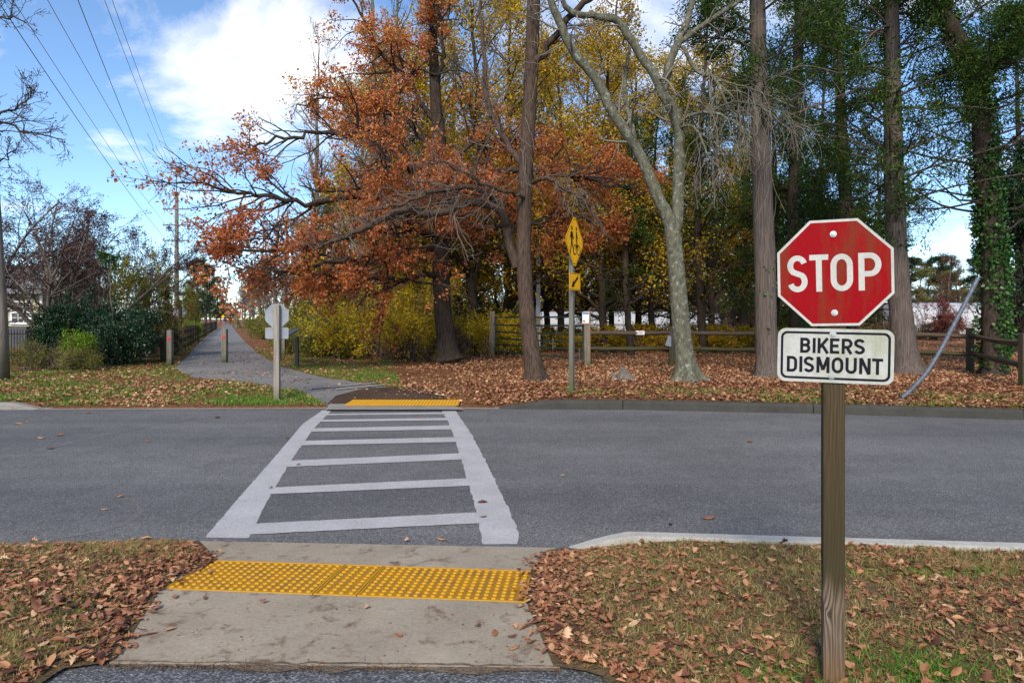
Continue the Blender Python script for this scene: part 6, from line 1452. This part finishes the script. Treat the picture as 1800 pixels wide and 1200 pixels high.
for k, (px, Y, s) in enumerate(((503, 46, .78), (484, 56, .85), (468, 68, .9), (456, 82, .95), (446, 98, 1.0), (438, 118, 1.0), (431, 140, 1.0), (426, 170, 1.0))):
    put('bare_tree', bare[k % 2], at(px, Y), f'{n_[k]} bare grey-brown tree along the right side of the trail, counting from the near end', 'tree', 'bare trees right of the trail', (s * 1.1, s * 1.1, s), px * .7)
for k, (px, Y, s) in enumerate(((530, 58, .8), (585, 52, .9), (640, 60, .95), (690, 55, .9), (735, 64, 1.0), (790, 56, .95), (845, 60, .95), (900, 78, 1.0), (955, 82, 1.0), (1010, 84, 1.05), (1070, 80, 1.0), (1130, 86, 1.05), (1190, 82, 1.0), (1250, 84, 1.0), (1310, 58, .9), (1370, 52, .9), (1430, 55, .9), (1500, 60, .9))):
    put('brown_tree', brown[k % 2], at(px, Y), 'brown-leaved tree in the back of the wood, the ' + (n_ + ['eleventh', 'twelfth', 'thirteenth', 'fourteenth', 'fifteenth', 'sixteenth', 'seventeenth', 'eighteenth'])[k] + ' from the left', 'tree', 'brown trees deep in the wood', (s, s, s), px * .9)
# tree line beyond the tunnels
ORD = n_ + ['eleventh', 'twelfth', 'thirteenth', 'fourteenth', 'fifteenth', 'sixteenth', 'seventeenth', 'eighteenth']
for k, px in enumerate((1010, 1075, 1130, 1190, 1250, 1310, 1400, 1480, 1560, 1600, 1632, 1665, 1697, 1730, 1765, 1800)):
    Y = 150 + 14 * ((k * 7) % 5); s = 1.0 + .12 * ((k * 3) % 4) - .1
    if k % 3 == 1 and px < 1700: put('far_tree', brown[0], at(px, Y), f'far brown tree beyond the polytunnels, the {ORD[k]} from the left', 'tree', 'far tree line', (s * 1.2, s * 1.2, s), px)
    else: put('far_pine', pine, at(px, Y), f'far green pine beyond the polytunnels, the {ORD[k]} from the left', 'tree', 'far tree line', (s * 1.7, s * 1.7, s * .98), px)
for k, (px, b) in enumerate(((1582, 0), (1615, 1), (1648, 0), (1680, 1), (1712, 0), (1745, 0), (1782, 1))):
    put('far_tree' if b else 'far_pine', brown[k % 2] if b else pine, at(px, 128 + 6 * (k % 3)), 'tree of the nearer far tree line above the right polytunnels, ' + n_[k] + ' from the left', 'tree', 'near row of the far tree line', (1.5, 1.5, .82 + .06 * (k % 3)), px)
put('brown_tree', brown[0], at(1668, 100), 'rounded brown tree in the field above the polytunnel right of the stop sign', 'tree', None, (1.1, 1.1, .88))
rd = proto_shrub(171, 3.6, 3, 2.9, 'red_leaf', 14, 4, (.08, .14), .34, 'twig_dark')
put('red_shrub', rd, at(1662, 48), 'dull red leafed small tree in front of the right polytunnel', 'shrub', None, (.7, .8, 1.05))
put('brown_shrub', sh_brown, at(1625, 50), 'dry brown shrub at the foot of the right polytunnel', 'shrub', 'dry shrubs in the field', (1, 1, .8)); put('brown_shrub', sh_brown, at(1760, 47), 'dry brown shrub right of the ivy trunk before the tunnel', 'shrub', 'dry shrubs in the field', (1, 1, .9), 1.0); put('brown_shrub', sh_brown, at(1548, 40), 'rusty brown shrub between stop sign and trunk behind it', 'shrub', 'dry shrubs in the field', (1.2, 1, 1), 2.0)
# right edge broadleaf with dark glossy leaves
hol = proto_deciduous(181, 8, 'camellia_leaf', 'crown', 9, .2, (.10, .17), dens=.26, nl=36, crown0=.18, up=0.0, r0=.14)
put('holly_tree', hol, at(1800, 22), 'dark glossy-leaved broadleaf tree at the right picture edge', 'tree', None, (.85, .85, .85))
for k, (px, Y, sx, sz) in enumerate(((560, 44, 1.6, 2.0), (640, 46, 1.6, 2.2), (720, 44, 1.6, 2.1), (800, 48, 1.7, 2.0), (870, 50, 1.7, 1.9), (1330, 50, 1.7, 2.0), (1420, 48, 1.7, 2.1), (1510, 52, 1.5, 1.8))):
    put('thicket', sh_brown if k % 2 else sh_olive, at(px, Y), 'dim thicket under the trees at the back of the wood, ' + n_[k] + ' from the left', 'shrub', 'thickets at the back of the wood', (sx, sx, sz), px)
for k, px in enumerate((935, 990, 1045, 1100, 1160, 1215, 1270)):
    put('thicket', sh_olive if k % 2 else sh_brown, at(px, 94), 'tall far thicket rising behind the long polytunnel, ' + n_[k] + ' from the left', 'shrub', 'thickets behind the polytunnel', (2.6, 2.0, 3.6), px)
# trailside shrubs on the right of the trail
put('yellow_shrub', sh_yel, at(655, 26.5), 'large bright yellow-leaved shrub left of the oak trunk', 'shrub', None, (1.1, 1, 1.22)); put('yellow_shrub', sh_yel, at(738, 25.5), 'yellow-leaved brown-stemmed thicket touching the oak trunk', 'shrub', None, (.7, .8, 1.05), 2.1)
put('yellow_shrub', sh_yel2, at(835, 28.5), 'yellow shrub right of the oak trunk', 'shrub', 'yellow shrubs along the fence'); put('yellow_shrub', sh_yel2, at(905, 29.5), 'yellow shrub behind the gate', 'shrub', 'yellow shrubs along the fence', (1.2, 1, 1), .8)
for k, px in enumerate((1065, 1135, 1205, 1275, 1340)):
    put('undergrowth_shrub', sh_under, at(px, 31 + (k % 2) * 2), f'low yellow-green undergrowth shrub behind the rail fence, {n_[k]} from the gate', 'shrub', 'undergrowth behind the fence', (1.2, 1, .92), k * 1.3)
for k, px in enumerate((960, 1010)): put('undergrowth_shrub', sh_under, at(px, 36), 'low yellow-green undergrowth shrub seen through the gate bars, ' + ('left one' if k == 0 else 'right one'), 'shrub', 'undergrowth behind the fence', (1, 1, .8), k * 2.3)
for px, Y, s, lab in ((548, 31, 1.0, 'olive green shrub right behind the far stop sign'), (590, 28, .95, 'olive green shrub left of the large yellow shrub'), (474, 52, 1.0, 'rounded olive shrub at the right trail edge'), (515, 38, .9, 'olive shrub between the far stop sign and the bare trees'), (456, 88, 1.2, 'far olive shrub where the trail narrows')):
    put('olive_shrub', sh_olive, at(px, Y), lab, 'shrub', 'olive shrubs right of the trail', (s, s, s), px)
for px, Y, s, lab in ((780, 25.2, .8, 'brown leafless thicket at the foot of the oak trunk'), (700, 25.2, .75, 'brown thicket under the yellow shrub'), (470, 98, 1.2, 'brown dry bush at the far right trail edge')):
    put('brown_shrub', sh_brown, at(px, Y), lab, 'shrub', 'brown thickets right of the trail', (s, s, s), px)

# --- left side garden
cam_sh = proto_shrub(191, 3.2, 2.2, 2.3, 'camellia_leaf', 30, 9, (.07, .12), .12, 'twig_dark', spread=.12)
put('dark_shrub', cam_sh, at(143, 22.8), 'large dark glossy camellia-like shrub left of the lime shoots', 'shrub', 'dark glossy shrubs by the trail', (.42, .7, 1.0)); put('dark_shrub', cam_sh, at(206, 23.2), 'large dark glossy shrub beside the left bollard', 'shrub', 'dark glossy shrubs by the trail', (.62, .70, .90), 1.9)
lime = proto_shrub(192, .9, .8, 1.5, 'lime_leaf', 12, 6, (.06, .10), .18, 'twig_brown'); put('lime_shrub', lime, at(146, 20.6), 'bright lime-green upright shrub in front of the dark shrubs', 'shrub', None, (.55, .6, .85))
lowb = proto_shrub(193, 2.0, 1.2, .9, 'olive_leaf', 24, 3, (.035, .06), .36, 'twig_brown'); put('low_shrub', lowb, at(92, 20.6), 'low brown-green shrub at the foot of the left dark shrub', 'shrub'); 
put('low_shrub', lowb, at(140, 20.3), 'low twiggy brown-green shrub under the lime shoots', 'shrub', None, (.6, .8, .8), 2.0)
oli = proto_shrub(194, 3.4, 2.6, 3.9, 'olive_leaf', 24, 5, (.07, .12), .27, 'twig_brown'); put('olive_tree', oli, at(258, 27.5), 'tall loose olive-green shrub behind the trail fence', 'shrub', None, (.62, .62, 1.12))
put('brown_shrub', sh_brown, at(280, 31), 'brown-red bush behind the near end of the trail fence', 'shrub', None, (.55, .55, 1.1)); rd2 = put('red_shrub', rd, at(300, 46), 'dull reddish bush behind the diamond sign', 'shrub', None, (.6, .6, .95), 1.0)
jun = proto_cedar(195, 4.2, .3, 1.6, r0=.08, nl=70, per=7, leafmat='olive_leaf', size=(.10, .18), dens=.2); put('juniper', jun, at(334, 60), 'rounded green juniper beside the trail fence', 'tree', None, (.8, .8, .95))
put('lime_shrub', lime, at(330, 46), 'small yellow-lime bush glimpsed over the trail fence', 'shrub', None, (1.2, 1.2, 1.0), 1.0)
for k, (px, Y, s) in enumerate(((338, 92, .6), (352, 112, .75), (362, 135, .8), (371, 165, .9), (380, 210, .95))):
    put('far_pine', pine, at(px, Y), f'{n_[k]} dark pine along the left side of the trail, counting from the near end', 'tree', 'pines left of the trail', (s * 1.2, s * 1.2, s), px)
for k, (px, Y) in enumerate(((396, 420), (404, 450), (413, 430), (388, 400))): put('far_pine', pine, at(px, Y), f'tiny pine of the far tree line at the trail vanishing point, {n_[k]} in the row', 'tree', 'tree line at the trail end', (2.2, 1.2, .75), px)
for k, (px, Y, s) in enumerate(((20, 62, .8), (110, 66, .85), (190, 60, .7), (250, 70, .7), (300, 80, .65))): put('bare_tree', bare[k % 2], at(px, Y), f'bare brown tree in the background left of the trail, {n_[k]} from the left', 'tree', 'bare trees behind the house', (s, s, s * .62), px)
def withered(px, Y, h, seed, label, sp, lowz=2.9):
    t = Tree('withered_tree', at(px, Y), label); r = np.random.default_rng(seed); base = np.array([*at(px, Y), .05])
    n = 7; a = np.linspace(0, 6.28, n, endpoint=False) + r.uniform(0, .6, n); S = np.repeat(base[None], n, 0) + r.normal(0, .12, (n, 3)) * [1, 1, 0]
    D_ = unit(np.stack([np.cos(a) * r.uniform(.35, 1.0, n) * sp, np.sin(a) * r.uniform(.3, .8, n), np.ones(n)], 1)); P, R = run(S, D_, np.full(n, h) * r.uniform(.8, 1.1, n), np.full(n, .10), 12, .10, (0, 0, .02), r, .2); t.trunk.append(tubes(P, R, 8))
    S, d, L, ra, _ = spawn(P, R, 18, .2, (30, 70), (.22, .5), .5, r); P1, R1 = run(S, d, L, ra, 8, .14, (0, 0, .04), r); t.limbs.append(tubes(P1, R1, 5))
    S, d, L, ra, _ = spawn(P1, R1, 8, .15, (25, 60), (.25, .5), .6, r); P2, R2 = run(S, d, L, ra, 5, .16, (0, 0, .05), r, minr=.006); t.twigs.append(tubes(P2, R2, 3))
    S, d, L, ra, _ = spawn(P2, R2, 3, .2, (25, 60), (.4, .7), .6, r); P3, R3 = run(S, d, L, ra, 3, .16, (0, 0, .03), r, minr=.005); t.twigs.append(tubes(P3, R3, 3))
    A, dr = along(P3, 2, r, .2); A2, dr2 = along(P2, 2, r, .3); A = np.concatenate([A, A2]); dr = np.concatenate([dr, dr2]); k = (vnoise(A[:, 0], A[:, 2], 1.1, seed) > .26) & (A[:, 2] > lowz) & (r.uniform(0, 1, len(A)) < np.clip(1.5 - .16 * A[:, 2], .25, 1)); V, rn = leaf_cloud(A[k], 3, .06, (.06, .12), r, dr[k], -.6, .4); t.leaves('crown', M['purple_leaf'], V, rn)
    t.finish(M['bark_grey'], M['twig_dark'])
withered(112, 25.5, 7.0, 5, 'wide withered tree with dark purple leaves behind the dark shrubs', 1.0)
withered(195, 35.0, 6.4, 6, 'lower withered purple-brown tree right of the wide one', .8)
withered(-70, 27, 6.8, 8, 'withered purple-leaved tree behind the utility pole at the left edge', .9)
def sapling():
    t = Tree('sapling', at(196, 22.8), 'slender green-leaved sapling rising above the dark shrubs'); r = t.r; b = np.array([*at(196, 22.8), .05])
    P, R = smooth_line([b, b + [.02, 0, 1.6], b + [-.06, 0, 2.9], b + [-.08, 0, 3.7]], [.03, .025, .018, .006], 16, .01, r); t.trunk.append(tubes(P, R, 7)); S, d, L, ra, _ = spawn(P, R, 16, .62, (35, 70), (.12, .2), .5, r); P1, R1 = run(S, d, L, ra, 5, .15, (0, 0, .05), r); t.twigs.append(tubes(P1, R1, 4)); A, dr = along(P1, 6, r, .2); V, rn = leaf_cloud(A, 5, .07, (.07, .12), r, dr, -.2); t.leaves('crown', M['ivy_leaf'], V, rn); t.finish(M['bark_grey'], M['twig_brown'])
sapling()
# bare tree standing left of the picture, its limbs reaching in
def side_tree():
    Y = 17.0; b = D(-150, 640, Y); t = Tree('bare_tree', b, 'nearly bare tree whose thin branches reach in at the upper left edge'); r = t.r
    P, R = smooth_line(pix([(-150, 662, Y), (-150, 500, Y), (-155, 300, Y), (-150, 100, Y), (-140, -100, Y)]), [.24, .22, .19, .15, .06], 24); t.trunk.append(rough_trunk(P, R, 14, .03, r, .4))
    for pts, r0 in (([(-152, 330, Y), (-80, 260, Y - .5), (-20, 218, Y - .8), (20, 222, Y - 1), (60, 235, Y - 1.1), (110, 245, Y - 1.2)], .05), ([(-153, 280, Y), (-90, 230, Y - .4), (-30, 205, Y - .6), (10, 198, Y - .7), (40, 180, Y - .8), (62, 158, Y - .9)], .05), ([(-150, 160, Y), (-90, 90, Y - .3), (-40, 50, Y - .5), (10, 30, Y - .6), (45, 40, Y - .7)], .05), ([(-148, 60, Y), (-90, 10, Y - .3), (-40, -10, Y - .5), (20, -5, Y - .6)], .045), ([(-153, 380, Y), (-90, 330, Y - .3), (-40, 290, Y - .5), (10, 280, Y - .6), (30, 262, Y - .6)], .045)):
        P, R = smooth_line(pix(pts), list(np.linspace(r0, .012, len(pts))), 22, .03, r); t.limbs.append(tubes(P, R, 6)); S, d, L, ra, _ = spawn(P, R, 24, .3, (25, 65), (.10, .26), .5, r); P1, R1 = run(S, d, L, ra, 6, .15, (0, 0, .03), r); t.twigs.append(tubes(P1, R1, 4)); S, d, L, ra, _ = spawn(P1, R1, 6, .2, (25, 60), (.3, .6), .6, r); P2, R2 = run(S, d, L, ra, 4, .2, (0, 0, .02), r, minr=.005); t.twigs.append(tubes(P2, R2, 3)); A, dr = along(P2, 1, r, .4); A = A[r.uniform(0, 1, len(A)) < .5]; V, rn = leaf_cloud(A, 1, .03, (.05, .08), r, None, -.4); t.leaves('crown', M['brown_leaf'], V, rn)
    t.finish(M['bark_dark'], M['twig_dark'])
side_tree()
